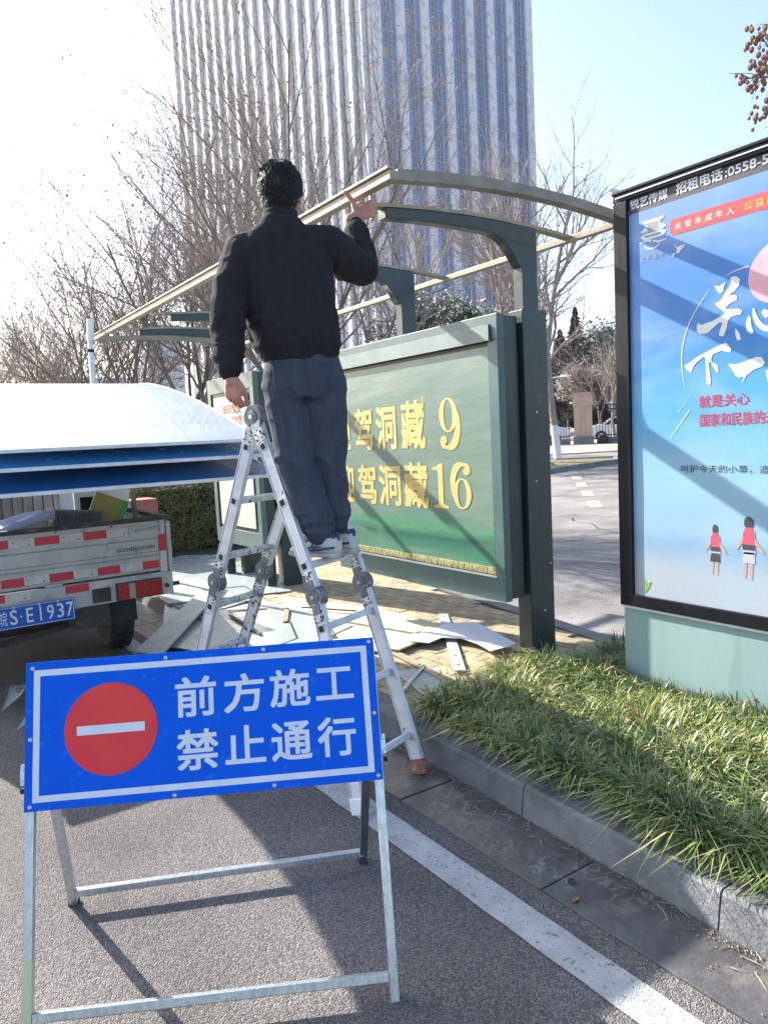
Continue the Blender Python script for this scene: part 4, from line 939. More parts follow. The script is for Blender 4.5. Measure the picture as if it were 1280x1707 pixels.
for z0, z1, m in ((.828, .938, M_tr), (.69, .826, M_tw)):
    mb = MB(); flat(mb, ft, [(1.501, z0), (1.548, z0), (1.552, z1), (1.505, z1)], .006); obj('tape', mb, tg, m)
text(tg, 'ᏝᏌCHENGZHE 5201' if False else 'GUCHENCHE 8201', ft, 1.232, .852, 1.474, .876, M_blkp, off=.012, bold=.01)
mb = MB(); mb.tube([(1.36, TY-.012, .978), (1.44, TY-.020, .984), (1.52, TY-.012, .986)], .007, 8); mb.box((1.318, TY-.010, .945), (1.330, TY, 1.01)); mb.box((1.515, TY-.022, .955), (1.54, TY, 1.0)); obj('latch', mb, tg, M_trk)
for x, z in ((.88, 1.022), (1.21, 1.022), (1.51, 1.02), (.5, 1.022)):
    mb = MB(); mb.cyl((x, TY-.007, z), (0, 1, 0), .006, .004, 8); obj('rivet', mb, tg, M_rub)
mb = MB(); mb.box((1.558, TY-.006, .69), (1.588, TY+.05, 1.02)); obj('corner_post', mb, tk, M_trk, bevel=.005)
# bed
mb = MB(); mb.box((1.560, TY+.052, .70), (1.585, 7.35, 1.03)); obj('side_board', mb, tk, M_trk, bevel=.004)
mb = MB(); mb.bar((1.575, TY+.03, 1.045), (1.575, 7.35, 1.045), .045, .028); obj('rubber_rail', mb, tk, M_trkd, bevel=.006)
mb = MB(); mb.box((.075, TY+.052, .70), (.10, 7.35, 1.03)); obj('side_board', mb, tk, M_trk, bevel=.004)
mb = MB(); mb.box((.101, TY+.03, .66), (1.559, 7.35, .698)); obj('bed_floor', mb, tk, M_trkd)
mb = MB(); mb.box((.10, 7.0, .70), (1.32, 7.04, 1.25)); 
hb = obj('headboard', mb, tk, mat('headboard_grey', (.24, .25, .26), (.16, .16, .17), 6, .4, .4))
for i in range(15):
    mb = MB(); x = .14+i*.08; mb.box((x, 6.975, .72), (x+.035, 6.999, 1.24)); obj('rib', mb, hb, MATS['headboard_grey'], bevel=.006)
mb = MB(); mb.box((.12, 7.45, .45), (1.56, 9.0, 1.75)); cabm = MB()
prof = [(7.45, .35), (7.45, 1.70), (7.6, 1.82), (8.5, 1.80), (8.95, 1.25), (9.15, 1.0), (9.15, .35)]
cabm.prism([(.12, y, z) for y, z in prof][::-1], (1.44, 0, 0)); cab = obj('cab', cabm, tk, M_white, bevel=.03)
mb = MB(); mb.box((.35, 7.43, 1.15), (1.33, 7.452, 1.58)); obj('rear_window', mb, cab, M_blk)
for x in (.119, 1.561):
    mb = MB(); mb.box((x-.004, 7.9, 1.1), (x+.004, 8.6, 1.6)); obj('side_window', mb, cab, M_blk)
# bumper beam with lamp, plate
mb = MB(); mb.box((.075, TY-.004, .535), (1.58, TY+.06, .688)); bp_ = obj('rear_beam', mb, tk, M_trk, bevel=.006)
mb = MB(); mb.box((1.06, TY-.012, .550), (1.172, TY-.0045, .640)); obj('recess', mb, bp_, M_trkd)
mb = MB(); mb.box((1.205, TY-.016, .538), (1.503, TY-.0045, .655)); lh = obj('lamp_housing', mb, bp_, M_trkd, bevel=.004)
xs_ = [1.214, 1.285, 1.325, 1.405, 1.494]
for i, (a, b) in enumerate(zip(xs_, xs_[1:])):
    mb = MB(); mb.box((a, TY-.027, .546), (b-.001, TY-.0165, .647)); obj('tail_lamp', mb, lh, M_lampw if i == 1 else M_lamp, bevel=.003)
mb = MB(); mb.cyl((1.535, TY-.010, .595), (0, 1, 0), .015, .012, 12); obj('bolt', mb, bp_, M_trkd)
mb = MB(); mb.cyl((1.60, TY+.02, .595), (1, 0, 0), .014, .05, 10); obj('tow_eye', mb, bp_, M_trkd)
tape(.634, .684, [.08, .22, .36, .427, .568, .707], 0, bp_, .006); tape(.634, .684, [.905, 1.046, 1.185], 1, bp_, .006)
mb = MB(); mb.cyl((1.40, TY-.012, .672), (1, 0, 0), .009, .10, 10); obj('hinge_pin', mb, bp_, M_trk)
mb = MB(); mb.cyl((.84, TY-.012, .700), (1, 0, 0), .011, .10, 10); obj('hinge_pin', mb, bp_, M_trk)
mb = MB(); mb.prism([(.52, TY-.002, .534), (.99, TY-.002, .534), (1.0, TY-.002, .600), (.97, TY-.002, .615), (.52, TY-.002, .615)], (0, .02, 0)); obj('plate_bracket', mb, bp_, M_trk)
mb = MB(); mb.box((.505, TY-.030, .478), (.945, TY-.026, .612)); plt = obj('number_plate', mb, tk, M_pblue, bevel=.003)
fp = lambda x, y, d=0: (x, TY-.030-d, y)
mb = MB(); 
for lo, hi in (((.510, .482), (.940, .485)), ((.510, .605), (.940, .608)), ((.510, .485), (.513, .605)), ((.937, .485), (.940, .605))): flat(mb, fp, [(lo[0], lo[1]), (hi[0], lo[1]), (hi[0], hi[1]), (lo[0], hi[1])], .0006)
obj('plate_edge', mb, plt, M_white)
for ch, c_, wd in (('皖', .545, .045), ('S', .602, .040), ('E', .690, .038), ('1', .750, .010), ('9', .806, .040), ('3', .862, .040), ('7', .916, .040)):
    text(plt, ch, fp, c_-wd/2, .502, c_+wd/2, .590, M_white, off=.001, bold=.0 if ch == '皖' else .012)
mb = MB(); flat(mb, fp, ell(.643, .546, .006, .006, 12), .001); obj('plate_dot', mb, plt, M_white)
for x in (.605, .745, .85):
    mb = MB(); mb.cyl((x, TY-.034, .604), (0, 1, 0), .008, .008, 8); obj('plate_screw', mb, plt, M_galv)
# chassis, axle, mud flaps, wheels
mb = MB()
for x in (.42, 1.02): mb.box((x, TY+.1, .48), (x+.06, 8.8, .60))
mb.box((.30, TY+.07, .40), (.52, TY+.25, .50)); mb.box((.95, TY+.02, .39), (1.165, TY+.12, .533)); mb.tube([(.2, 5.9, .29), (.7, 5.9, .30), (1.4, 5.9, .29)], [.04, .09, .04], 12); mb.tube([(.25, TY+.05, .40), (.55, TY+.12, .36), (.95, TY+.2, .40)], .022, 8); mb.tube([(.95, TY+.06, .44), (.95, 7.5, .42)], .03, 8)
mb.box((.15, 6.4, .35), (.5, 7.2, .6)); mb.box((1.1, 6.5, .35), (1.5, 7.3, .58))
obj('chassis', mb, tk, M_trkd)
for x in (.12, 1.17):
    mb = MB(); mb.box((x, TY+.10, .375), (x+.185, TY+.108, .535)); obj('mud_flap', mb, tk, M_rub)
def wheel(x, y, nm='wheel'):
    mb = MB(); prof_ = [(-.085, .20), (-.085, .27), (-.07, .288), (-.04, .295), (.04, .295), (.07, .288), (.085, .27), (.085, .20)]; n = 40; rings = []
    for px_, r_ in prof_: rings.append([(x+px_, y+r_*math.cos(2*math.pi*k/n), .295+r_*math.sin(2*math.pi*k/n)) for k in range(n)])
    mb.loft(rings)
    for k in range(36):
        a = 2*math.pi*k/36
        for s in (-1, 1):
            p = Vector((x+s*.045, y+.298*math.cos(a), .295+.298*math.sin(a))); mb.bar(p-Vector((.028, 0, 0)), p+Vector((.028, 0, 0)), .03, .008, (0, math.cos(a), math.sin(a)))
    w_ = obj('wheel', mb, tk, M_rub); mb = MB(); mb.cyl((x, y, .295), (1, 0, 0), .17, .14, 24); obj('rim', mb, w_, M_trk)
for x, y in ((.22, 5.9), (1.42, 5.9), (.22, 8.55), (1.42, 8.55)): wheel(x, y)

# roof panels lying on the truck
M_pan = mat('sky_glare_panel', (.50, .58, .64), (.46, .53, .60), 1.5, .3, c3=(.40, .45, .52), sc3=2.2, f3=(.45, .8), stretch=(.4, 3, 1), coat=.4)  # same blue sheet as below; sky glare put into its pale base
M_pan2 = mat('sky_blue_panel', (.03, .26, .58), (.025, .22, .52), 2, .25, coat=.5)
M_pan3 = mat('shaded_blue_panel', (.015, .14, .36), (.012, .11, .30), 2, .22, coat=.5)  # same sheet again, shade under the upper panels painted as darker blue
M_pedge = mat('panel_edge', (.74, .76, .76), (.6, .6, .58), 18, .5)
def panel(y0, z0, xr, m, label, sag=0):
    t = thing('roof_panel', label, 'roof panel', (1, 5, z0), 'curved roof panels stacked on the truck')
    N_ = 20; A = []; B = []; xl = .30
    for i in range(N_+1):
        y = y0+(6.7-y0)*i/N_; z = z0+.48*(1-(max(0, 5.9-y)/(5.9-y0))**1.5)-.10*max(0, y-5.9)**2
        A.append((y, z))
    mb = MB(); rings = [[(xl, y, z-.010), (xr, y, z-.010), (xr, y, z), (xl, y, z)] for y, z in A]; mb.loft(rings); obj('sheet', mb, t, m, smooth=False)
    mb = MB(); mb.bar((xl, y0-.004, z0-.004), (xr+.006, y0-.004, z0-.004), .02, .018); obj('edge_strip', mb, t, M_pedge, bevel=.003)
    mb = MB(); mb.loft([[(xr, y, z-.014), (xr+.010, y, z-.014), (xr+.010, y, z+.004), (xr, y, z+.004)] for y, z in A]); obj('edge_strip', mb, t, M_pedge)
panel(3.76, 1.525, 1.745, M_pan, 'topmost curved roof panel on the truck, sky glare put into its pale colour')
panel(3.71, 1.440, 1.760, M_pan2, 'middle sky blue curved roof panel of the stack on the truck')
panel(3.66, 1.330, 1.775, M_pan3, 'lowest curved roof panel of the stack on the truck, shade put into its darker blue')
tag(obj('wooden_post', (lambda b: (b.bar((1.52, 5.45, .70), (1.52, 5.45, 1.72), .028, .03), b)[1])(MB()), None, M_wood, bevel=.003), 'pale wooden stick standing in the truck corner under the roof panels', 'stick')
# load in the bed
ct = thing('carton', 'yellow and green carton tilted in the truck bed', 'carton', (1.31, 5.4, .9)); 
M_cy = mat('carton_yellow', (.42, .34, .08), (.36, .29, .07), 8, .5); M_cg = mat('carton_green', (.05, .40, .06), (.04, .33, .05), 12, .4)
cm = Matrix.Translation((1.325, 5.42, 1.095)) @ Matrix.Rotation(R(24), 4, 'Y') @ Matrix.Rotation(R(-12), 4, 'Z')
mb = MB(); mb.box((-.11, -.12, -.09), (.075, .12, .09), fr=lambda x, y, z: tuple(cm @ Vector((x, y, z)))); obj('box_body', mb, ct, M_cy, bevel=.003)
mb = MB(); mb.box((.0755, -.12, -.09), (.115, .12, .09), fr=lambda x, y, z: tuple(cm @ Vector((x, y, z)))); obj('green_end', mb, ct, M_cg, bevel=.003)
mb = MB(); mb.box((-.03, -.1215, -.092), (-.02, .1215, .0915), fr=lambda x, y, z: tuple(cm @ Vector((x, y, z)))); obj('strap', mb, ct, M_cream)
# folded pale cloth
mb = MB(); N_ = 26; vs = []
for j in range(N_+1):
    for i in range(N_+1):
        u, v = i/N_, j/N_; x = .14+.76*u; y = 4.99+.30*v; z = 1.01+.19*u**1.2*(1-.25*v)-.09*abs(v-.5)+.012*noise.noise((u*5, v*6, 2))+.008*noise.noise((u*14, v*14, 7))
        if u > .9: z -= (u-.9)*.5*(v+.2)
        vs.append((x, y, z))
mb.add(vs, [(j*(N_+1)+i, j*(N_+1)+i+1, (j+1)*(N_+1)+i+1, (j+1)*(N_+1)+i) for j in range(N_) for i in range(N_)])
n0 = len(mb.v); mb.add([(a, b, c-.045) for a, b, c in vs], [(j*(N_+1)+i, (j+1)*(N_+1)+i, (j+1)*(N_+1)+i+1, j*(N_+1)+i+1) for j in range(N_) for i in range(N_)])
for i in range(N_): mb.f.append((i, n0+i, n0+i+1, i+1)); mb.m.append(0)
for j in range(N_): a = j*(N_+1)+N_; b = a+N_+1; mb.f.append((a, n0+a, n0+b, b)); mb.m.append(0)
tag(obj('folded_cloth', mb, None, mat('lavender_cloth', (.42, .44, .60), (.36, .38, .52), 5, .85, bump=.2, bsc=60), smooth=True), 'folded pale lavender cloth heaped over the left of the truck tailgate', 'cloth')
cr = thing('grey_crate', 'grey ribbed plastic crate lying in the truck bed between cloth and carton', 'crate', (1.07, 5.25, 1.0))
cm2 = Matrix.Translation((1.07, 5.28, 1.075)) @ Matrix.Rotation(R(7), 4, 'Y') @ Matrix.Rotation(R(6), 4, 'Z')
F2_ = lambda x, y, z: tuple(cm2 @ Vector((x, y, z)))
M_gc = mat('grey_plastic', (.17, .18, .19), (.12, .125, .13), 12, .6)
mb = MB(); mb.box((-.15, -.10, -.055), (.15, .10, .045), fr=F2_); obj('crate_body', mb, cr, M_gc, bevel=.004)
for i in range(14):
    mb = MB(); mb.box((-.145+i*.0215, -.109, -.045), (-.135+i*.0215, -.1005, .03), fr=F2_); obj('rib', mb, cr, M_gc)
mb = MB(); mb.box((-.155, -.112, .0305), (.155, -.1005, .05), fr=F2_); obj('rim', mb, cr, M_gc, bevel=.003)
sacks = MB(); sacks.ball((.98, 5.05, .99), (.16, .06, .06), 14); sacks.ball((1.22, 5.1, 1.0), (.13, .07, .05), 12)
tag(remesh(sacks, 'dirty_sack', .008, mat('sack_grey', (.16, .15, .14), (.10, .095, .09), 14, .95, bump=.5, bsc=80), 2, lambda p, n_: .012*noise.noise(p*16)), 'dirty grey sack lying just inside the tailgate', 'sack')
dr = thing('window_frame', 'white metal frame with dark glass leaning in the truck bed behind the carton', 'window frame', (1.4, 5.8, .8))
F3_ = frY(5.85)
mb = MB(); P_ = [(1.20, .78), (1.60, .78), (1.60, 1.22), (1.52, 1.26), (1.20, 1.26)]; mb.prism([F3_(*p) for p in P_], (0, .03, 0)); obj('frame', mb, dr, M_white, bevel=.006)
mb = MB(); mb.prism([F3_(x, z, .004) for x, z in [(1.24, .98), (1.46, .98), (1.47, 1.13), (1.44, 1.165), (1.24, 1.17)]], (0, .006, 0)); obj('glass', mb, dr, M_blk)
pk = thing('red_foam_block', 'dull red foam blocks stacked in front of the clipped hedge beyond the truck', 'foam block', (2.6, 9.1, .11))
M_pf = mat('foam_red', (.36, .13, .11), (.30, .10, .09), 8, .9)
for k in range(4):
    mb = MB(); mb.box((2.35+.01*k, 9.0-.02*(k % 2), .11+.2*k), (2.83-.015*k, 9.35, .305+.2*k)); obj('block', mb, pk, M_pf, bevel=.008)
pole = thing('telescopic_pole', 'thin silver pole with a black band standing behind the left end of the shelter', 'pole', (1.93, 8.0, 0))
mb = MB(); mb.tube([(1.88, 8.0, 0), (1.92, 8.0, 1.9), (1.935, 8.0, 2.62)], .028, 12); obj('tube', mb, pole, M_galv)
mb = MB(); mb.tube([(1.935, 8.0, 2.62), (1.95, 8.0, 2.83)], .034, 12); obj('sleeve', mb, pole, M_white)
mb = MB(); mb.tube([(1.927, 8.0, 2.50), (1.929, 8.0, 2.53)], .035, 12); obj('band', mb, pole, M_blk)

# ================================================================== LOOSE BOARDS ON THE GROUND
def sheet(name, label, cat, pts, th, m, z=None, group=None, bev=.001):
    mb = MB(); P_ = [(p[0], p[1], (p[2] if len(p) > 2 else z)) for p in pts]
    a = Vector(P_[1])-Vector(P_[0]); b = Vector(P_[2])-Vector(P_[0])
    if a.cross(b).z < 0: P_ = P_[::-1]
    mb.prism(P_, (0, 0, th)); return tag(obj(name, mb, None, m, bevel=bev), label, cat, group)
G_ = 'stripped boards and sheets on the ground'
sheet('plastic_sheet', 'large pale grey green sheet lying beyond the ladder by the hedge', 'sheet', [(2.02, 6.45), (3.05, 6.1), (3.75, 8.6), (3.1, 9.2), (2.25, 8.6)], .01, M_sheet, .135, G_)
sheet('plastic_sheet', 'pale sheet propped from the road onto the kerb right behind the truck lamp', 'sheet', [(1.66, 5.55, .02), (1.80, 5.0, .05), (2.62, 6.7, .20), (2.40, 7.6, .19)], .01, M_sheet, None, G_)
sheet('plastic_sheet', 'pale sheet lying under the left legs of the ladder', 'sheet', [(1.55, 4.75, .03), (1.90, 4.15, .145), (2.75, 4.55, .15), (2.60, 6.1, .165), (2.2, 5.9, .165)], .009, M_sheet, None, G_)
sheet('board', 'narrow whitewashed board lying beside the truck wheel', 'board', [(1.46, 5.50, .03), (1.56, 5.22, .03), (2.45, 6.25, .23), (2.37, 6.45, .23)], .014, mat('board_white', (.58, .58, .54), (.46, .47, .42), 9, .7), None, G_)
sheet('board', 'yellowish board lying flat on the pavers under the lightbox', 'board', [(2.30, 4.35), (2.56, 3.86), (3.26, 3.93), (3.18, 5.0), (2.85, 5.95)], .009, M_ply, .142, G_)
sheet('board', 'long cream board lying on top of the yellowish board', 'board', [(2.58, 3.90), (2.62, 3.80), (3.22, 3.98), (3.10, 4.12)], .012, M_ply, .153, G_)
cv = [(2.76, 3.89), (2.95, 3.99), (3.22, 4.06), (3.39, 3.96), (3.31, 3.66), (3.21, 3.35), (2.99, 3.35), (3.04, 3.52), (3.05, 3.70), (2.97, 3.80), (2.83, 3.76)]
sheet('plastic_offcut', 'white offcut with a hollow curved edge lying at the foot of the green post', 'offcut', cv[::-1], .005, M_white, .170, G_, bev=0)
st = thing('metal_strip', 'short whitish strip with bolt holes pointing at the green post, under the curved offcut', 'strip', (3.0, 3.8, .14))
mb = MB(); mb.bar((3.47, 4.41, .138), (2.66, 3.25, .148), .07, .008); obj('strip_body', mb, st, M_alu, bevel=.002)
for t in (.08, .45, .8, .93):
    mb = MB(); c = lerp((3.47, 4.41, .138), (2.66, 3.25, .148), t); mb.cyl(c+Vector((0, 0, .005)), (0, 0, 1), .008, .004, 10); obj('bolt_hole', mb, st, M_rub)
st = thing('metal_strip', 'thin pale strip lying diagonally between the ladder foot and the grass', 'strip', (2.55, 3.5, .14))
mb = MB(); mb.bar((2.62, 3.88, .142), (2.50, 3.12, .142), .055, .010); obj('strip_body', mb, st, M_cream, bevel=.002)
for t in (.1, .5, .9):
    mb = MB(); c = lerp((2.62, 3.88, .142), (2.50, 3.12, .142), t); mb.cyl(c+Vector((0, 0, .006)), (0, 0, 1), .007, .003, 10); obj('bolt_hole', mb, st, M_rub)
mb = MB(); mb.tube([(2.22, 3.20, .145), (2.56, 3.46, .150)], .011, 10); tag(obj('metal_tube', mb, None, M_galv), 'short thin metal tube lying on the pavers beside the ladder foot', 'tube')
sheet('plastic_offcut', 'small grey offcut on the pavers next to the thin metal tube', 'offcut', [(2.28, 3.10), (2.42, 3.05), (2.62, 3.40), (2.40, 3.55)], .006, M_sheet, .132, G_)
for i, (pts, m, lb_) in enumerate((([(.50, 5.02), (.62, 5.15), (.70, 5.45), (.60, 5.40)], M_sheet, 'crumpled grey scrap on the road behind the truck, the upper of two'),
                             ([(.52, 4.62), (.66, 4.72), (.70, 4.80), (.58, 4.72)], M_sheet, 'crumpled grey scrap on the road behind the truck, the lower of two'))):
    sheet('scrap', lb_, 'scrap', [(a-.02, b-.25, .03+.03*(k % 2)) for k, (a, b) in enumerate(pts)], .006, m, None)
for i in range(6):
    a = random.uniform(0, 3.1); c = Vector((2.35+random.uniform(-.25, .5), 5.2+random.uniform(-.6, .8), .172)); d = Vector((math.cos(a), math.sin(a), 0))
    L_ = random.uniform(.1, .4); mb = MB(); mb.bar(c-d*L_, c+d*L_+Vector((0, 0, .01)), random.uniform(.015, .04), .008)
    tag(obj('wood_splinter', mb, None, M_wood if i % 2 else M_trkd), 'thin broken splinter among the boards behind the ladder', 'splinter', 'broken splinters behind the ladder')
mb = MB(); mb.tube([(1.62, 4.95, .59), (1.85, 5.0, .50), (2.15, 5.05, .47), (2.4, 5.2, .30)], .006, 6); tag(obj('white_cord', mb, None, M_white), 'thin white cord hanging from the truck corner over the sheets', 'cord')
# dead leaf and stone crumbs in the gutter
for x, y, c, lb_ in ((1.76, 1.62, M_gleaf, 'small green leaf lying in the gutter'), (1.70, 1.55, M_dleaf, 'small pale dry leaf lying in the gutter nearest the white line')):
    mb = MB(); mb.add([(x-.02, y, .013), (x, y-.011, .02), (x+.024, y+.004, .014), (x+.003, y+.012, .022)], [(0, 1, 2, 3)]); tag(obj('leaf', mb, None, c), lb_, 'leaf')

# ================================================================== GRASS BED
rs = random.Random(11)
vs, fsx, ms = [], [], []
def blade(x, y, z0, h, az, lean, w_, mi):
    o_ = len(vs); dx, dy = math.cos(az), math.sin(az); px_, py_ = -dy*w_/2, dx*w_/2
    for t, ww in ((0, .8), (.35, 1), (.7, .8)):
        r_ = lean*t*t*h*1.3; zz = z0+h*(t-.42*lean*t*t*t)
        vs.append((x+dx*r_+px_*ww, y+dy*r_+py_*ww, zz)); vs.append((x+dx*r_-px_*ww, y+dy*r_-py_*ww, zz))
    r_ = lean*h*1.35; vs.append((x+dx*r_, y+dy*r_, z0+h*max(.05, 1-.62*lean)))
    fsx.extend([(o_, o_+1, o_+3, o_+2), (o_+2, o_+3, o_+5, o_+4), (o_+4, o_+5, o_+6)]); ms.extend([mi]*3)
clumps = 0
while clumps < 1350:
    x = rs.uniform(2.06, 3.55); y = rs.uniform(.55, 2.98)
    if x < kx(y)+.15: continue
    edge = 2.93+.10*math.sin(x*7)+.04*math.sin(x*19)
    if x < 2.25: edge -= (2.25-x)*.6
    if y > edge: continue
    if x > 3.13 and y < 2.52: continue
    clumps += 1
    hh = .145+.05*noise.noise((x*2.2, y*2.2, 0)); flow = noise.noise((x*1.3, y*1.3, 8))*5+2.2
    cx_, cy_ = x, y; hh *= rs.uniform(.8, 1.3)
    for k in range(46):
        az = rs.uniform(0, 6.28) if k % 3 else flow+rs.gauss(0, .8); q9 = rs.random(); mi = 1 if q9 < .14 else (2 if q9 < .42 else 0)
        rr_ = abs(rs.gauss(0, .020)); blade(x+rr_*math.cos(az), y+rr_*math.sin(az), .105, hh*rs.uniform(.65, 1.25), az, rs.uniform(.15, 1.25), rs.uniform(.0045, .0088), mi)
me = bpy.data.meshes.new('mondo_grass'); me.from_pydata(vs, [], fsx); me.materials.append(M_gb); me.materials.append(M_gb2); me.materials.append(mat('mondo_bright_blade', (.24, .30, .06), (.16, .23, .05), 6, .35)); me.polygons.foreach_set('material_index', ms); me.update()
o = bpy.data.objects.new('mondo_grass', me); COL.objects.link(o); o['kind'] = 'stuff'; o['label'] = 'dense clumps of mondo grass filling the bed behind the kerb'; o['category'] = 'grass'
mb = MB()
for x, y in ((2.95, 2.45), (2.3, 2.75), (3.0, 1.6), (2.5, 1.9), (2.9, 2.0), (2.6, 2.4), (3.05, 1.75)):
    for k in range(2):
        a = random.uniform(0, 6); X, Y = x+random.uniform(-.05, .05), y+random.uniform(-.05, .05)
        mb.add([(X-.03*math.cos(a), Y-.03*math.sin(a), .27), (X+.012*math.sin(a), Y-.012*math.cos(a), .29), (X+.03*math.cos(a), Y+.03*math.sin(a), .275), (X-.012*math.sin(a), Y+.012*math.cos(a), .285)], [(0, 1, 2, 3)])
o = obj('fallen_leaves', mb, None, M_dleaf, stuff=True)

# ================================================================== HEDGE
def leafcloud(mb, pts, s, rnd, n=1):
    for p in pts:
        for _ in range(n):
            a = Vector((rnd.gauss(0, 1), rnd.gauss(0, 1), rnd.gauss(0, 1))).normalized(); b = a.orthogonal().normalized(); q_ = s*rnd.uniform(.6, 1.4); p = Vector(p)
            mb.add([p-a*q_, p-b*q_*.45+a.cross(b)*q_*.2, p+a*q_, p+b*q_*.45+a.cross(b)*q_*.2], [(0, 1, 2, 3)])
hd = thing('clipped_hedge', 'clipped dark green box hedge at the end of the pavement behind the sheets', 'hedge', (3.5, 10, .1))
rh = random.Random(5); pts = []
X0, X1, Y0, Y1, ZT = 2.55, 5.0, 9.75, 17., 1.02
for i in range(30000):
    f_ = rh.random()
    if f_ < .42: p = (rh.uniform(X0, X1), Y0+abs(rh.gauss(0, .06)), rh.uniform(.12, ZT))
    elif f_ < .75: p = (rh.uniform(X0, X1), Y0+(Y1-Y0)*rh.random()**2, ZT+rh.gauss(0, .03))
    else: p = (X0+abs(rh.gauss(0, .05)), rh.uniform(Y0, Y1), rh.uniform(.12, ZT))
    q_ = .05*noise.noise((p[0]*3, p[1]*3, p[2]*3)); pts.append((p[0]+q_, p[1]+q_, p[2]+q_))
mb = MB(); leafcloud(mb, pts, .022, rh); obj('foliage', mb, hd, M_hleaf)
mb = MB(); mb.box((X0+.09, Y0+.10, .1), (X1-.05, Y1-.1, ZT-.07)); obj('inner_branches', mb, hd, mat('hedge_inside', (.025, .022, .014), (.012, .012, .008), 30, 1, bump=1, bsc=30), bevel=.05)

# ================================================================== TREES
def bare_tree(seed, H_, spread, nl, per, upr, thick, droop=0, first=.35, twig=.006):
    """limbs and twigs as tapered tubes; returns (trunk MB, limbs MB, twigs MB, tips)"""
    r_ = random.Random(seed); T_, Lm, Tw = MB(), MB(), MB(); tips = []
    def grow(p, d, L_, rad, lvl):
        n = 5 if lvl < 2 else 3; pts = [p]; rads = [rad]; q_ = p; dd = d
        for i in range(n):
            dd = (dd+Vector((r_.gauss(0, .13), r_.gauss(0, .13), r_.gauss(0, .06)+upr*.10))).normalized(); q_ = q_+dd*L_/n; pts.append(q_); rads.append(rad*(1-(.62 if lvl < 3 else .8)*(i+1)/n))
        mb_ = T_ if lvl == 0 else (Lm if lvl < 3 else Tw)
        mb_.tube(pts, rads, (8, 6, 4, 3, 3)[lvl], cap=False)
        if lvl == 4: tips.append(pts[-1]); return
        if lvl == 3: tips.append(pts[-1])
        k_ = per[lvl]
        for i in range(k_):
            t = (first if lvl == 0 else .22)+(1-(first if lvl == 0 else .22))*(i+r_.random()*.7)/k_; t = min(.98, t); f_ = t*n; j = int(f_); pp = pts[j].lerp(pts[min(n, j+1)], f_-j)
            a = r_.uniform(0, 2*math.pi); ax = (pts[min(n, j+1)]-pts[j]).normalized(); o1 = ax.orthogonal().normalized(); o2 = ax.cross(o1)
            an = R(r_.uniform(*spread[lvl])); nd = (ax*math.cos(an)+(o1*math.cos(a)+o2*math.sin(a))*math.sin(an)).normalized()
            if lvl >= 1 and nd.z < -.1: nd.z *= .3; nd.normalize()
            ll = L_*r_.uniform(*nl[lvl]); grow(pp, nd, ll, max(twig*(1, 1, .9, .7, .5)[lvl], rads[min(j, n)]*.62), lvl+1)
    grow(Vector((0, 0, 0)), Vector((r_.gauss(0, .04), r_.gauss(0, .04), 1)), H_, thick, 0)
    bare_tree.base = T_.v[0:16]
    return T_, Lm, Tw, tips
def tree_set(name, seed, args, bark, twm, leafn, leafs, leafm, white=0):
    T_, Lm, Tw, tips = bare_tree(seed, *args); r_ = random.Random(seed); lf = MB()
    if leafn:
        cl = r_.sample(tips, min(len(tips), leafn)); pts = []
        for c in cl:
            for _ in range(r_.randint(1, 4)): pts.append(c+Vector((r_.gauss(0, .05), r_.gauss(0, .05), r_.gauss(0, .05))))
        leafcloud(lf, pts, leafs, r_)
    out = [('trunk', T_.mesh('trunk', bark, True)), ('limbs', Lm.mesh('limbs', bark, True)), ('twigs', Tw.mesh('twigs', twm, False))]
    if leafn: out.append(('dead_leaves', lf.mesh('dead_leaves', leafm)))
    b = [Vector(v) for v in T_.v[:16]]
    if white:
        c0 = sum(b[:8], Vector())/8; c1 = sum(b[8:], Vector())/8; r0_ = (b[0]-c0).length; r1_ = (b[8]-c1).length; t = white/c1.z
        m_ = MB(); m_.tube([c0, c0.lerp(c1, t)], [r0_*1.06, (r0_+(r1_-r0_)*t)*1.06], 14, cap=False); out.append(('whitewash', m_.mesh('whitewash', M_lime, True)))
    return out
def plant(name, label, cat, meshes, loc, rz, sc=1, group=None, extra=None):
    t = thing(name, label, cat, loc, group); t.rotation_euler = (0, 0, rz); t.scale = (sc, sc, sc)
    for nm, me in meshes: o = bpy.data.objects.new(nm, me); COL.objects.link(o); o.parent = t
    return t
A1 = [tree_set('a', 21+s, (2.3, [(18, 42), (20, 48), (22, 50), (20, 50)], [(1.05, 1.45), (.42, .68), (.38, .6), (.4, .7)], (9, 8, 8, 6), .9, .070, 0, .25, .0040), M_bark, M_twig, 420, .026, M_dleaf) for s in range(3)]
spots = [(5.3, 9.6, 0, .3, 1.22), (4.4, 11.8, 1, 1.4, 1.32), (4.3, 14.8, 2, 2.2, 1.10), (4.1, 18.2, 0, 4.1, .98), (4.0, 22, 1, 5.2, .95), (3.8, 27, 2, .7, .98), (3.6, 33, 0, 2.6, 1.1), (3.4, 40, 1, 3.3, 1.1), (3.0, 50, 2, 1.3, 1.15)]
names = ['nearest multi stemmed bare tree with a few brown leaves, rising behind the man', 'second bare tree of the row, behind the left end of the shelter', 'third bare tree of the row, its stems showing over the roof panels', 'fourth bare tree of the row, left of the silver pole', 'fifth bare tree of the receding row', 'sixth bare tree of the receding row', 'seventh bare tree of the receding row', 'eighth bare tree of the receding row', 'farthest bare tree at the left edge of the row']
for (x, y, v, rz, s), l in zip(spots, names): plant('bare_tree', l, 'tree', A1[v], (x, y, .1+rise(x, y)), rz, s, 'bare trees in a row on the island')
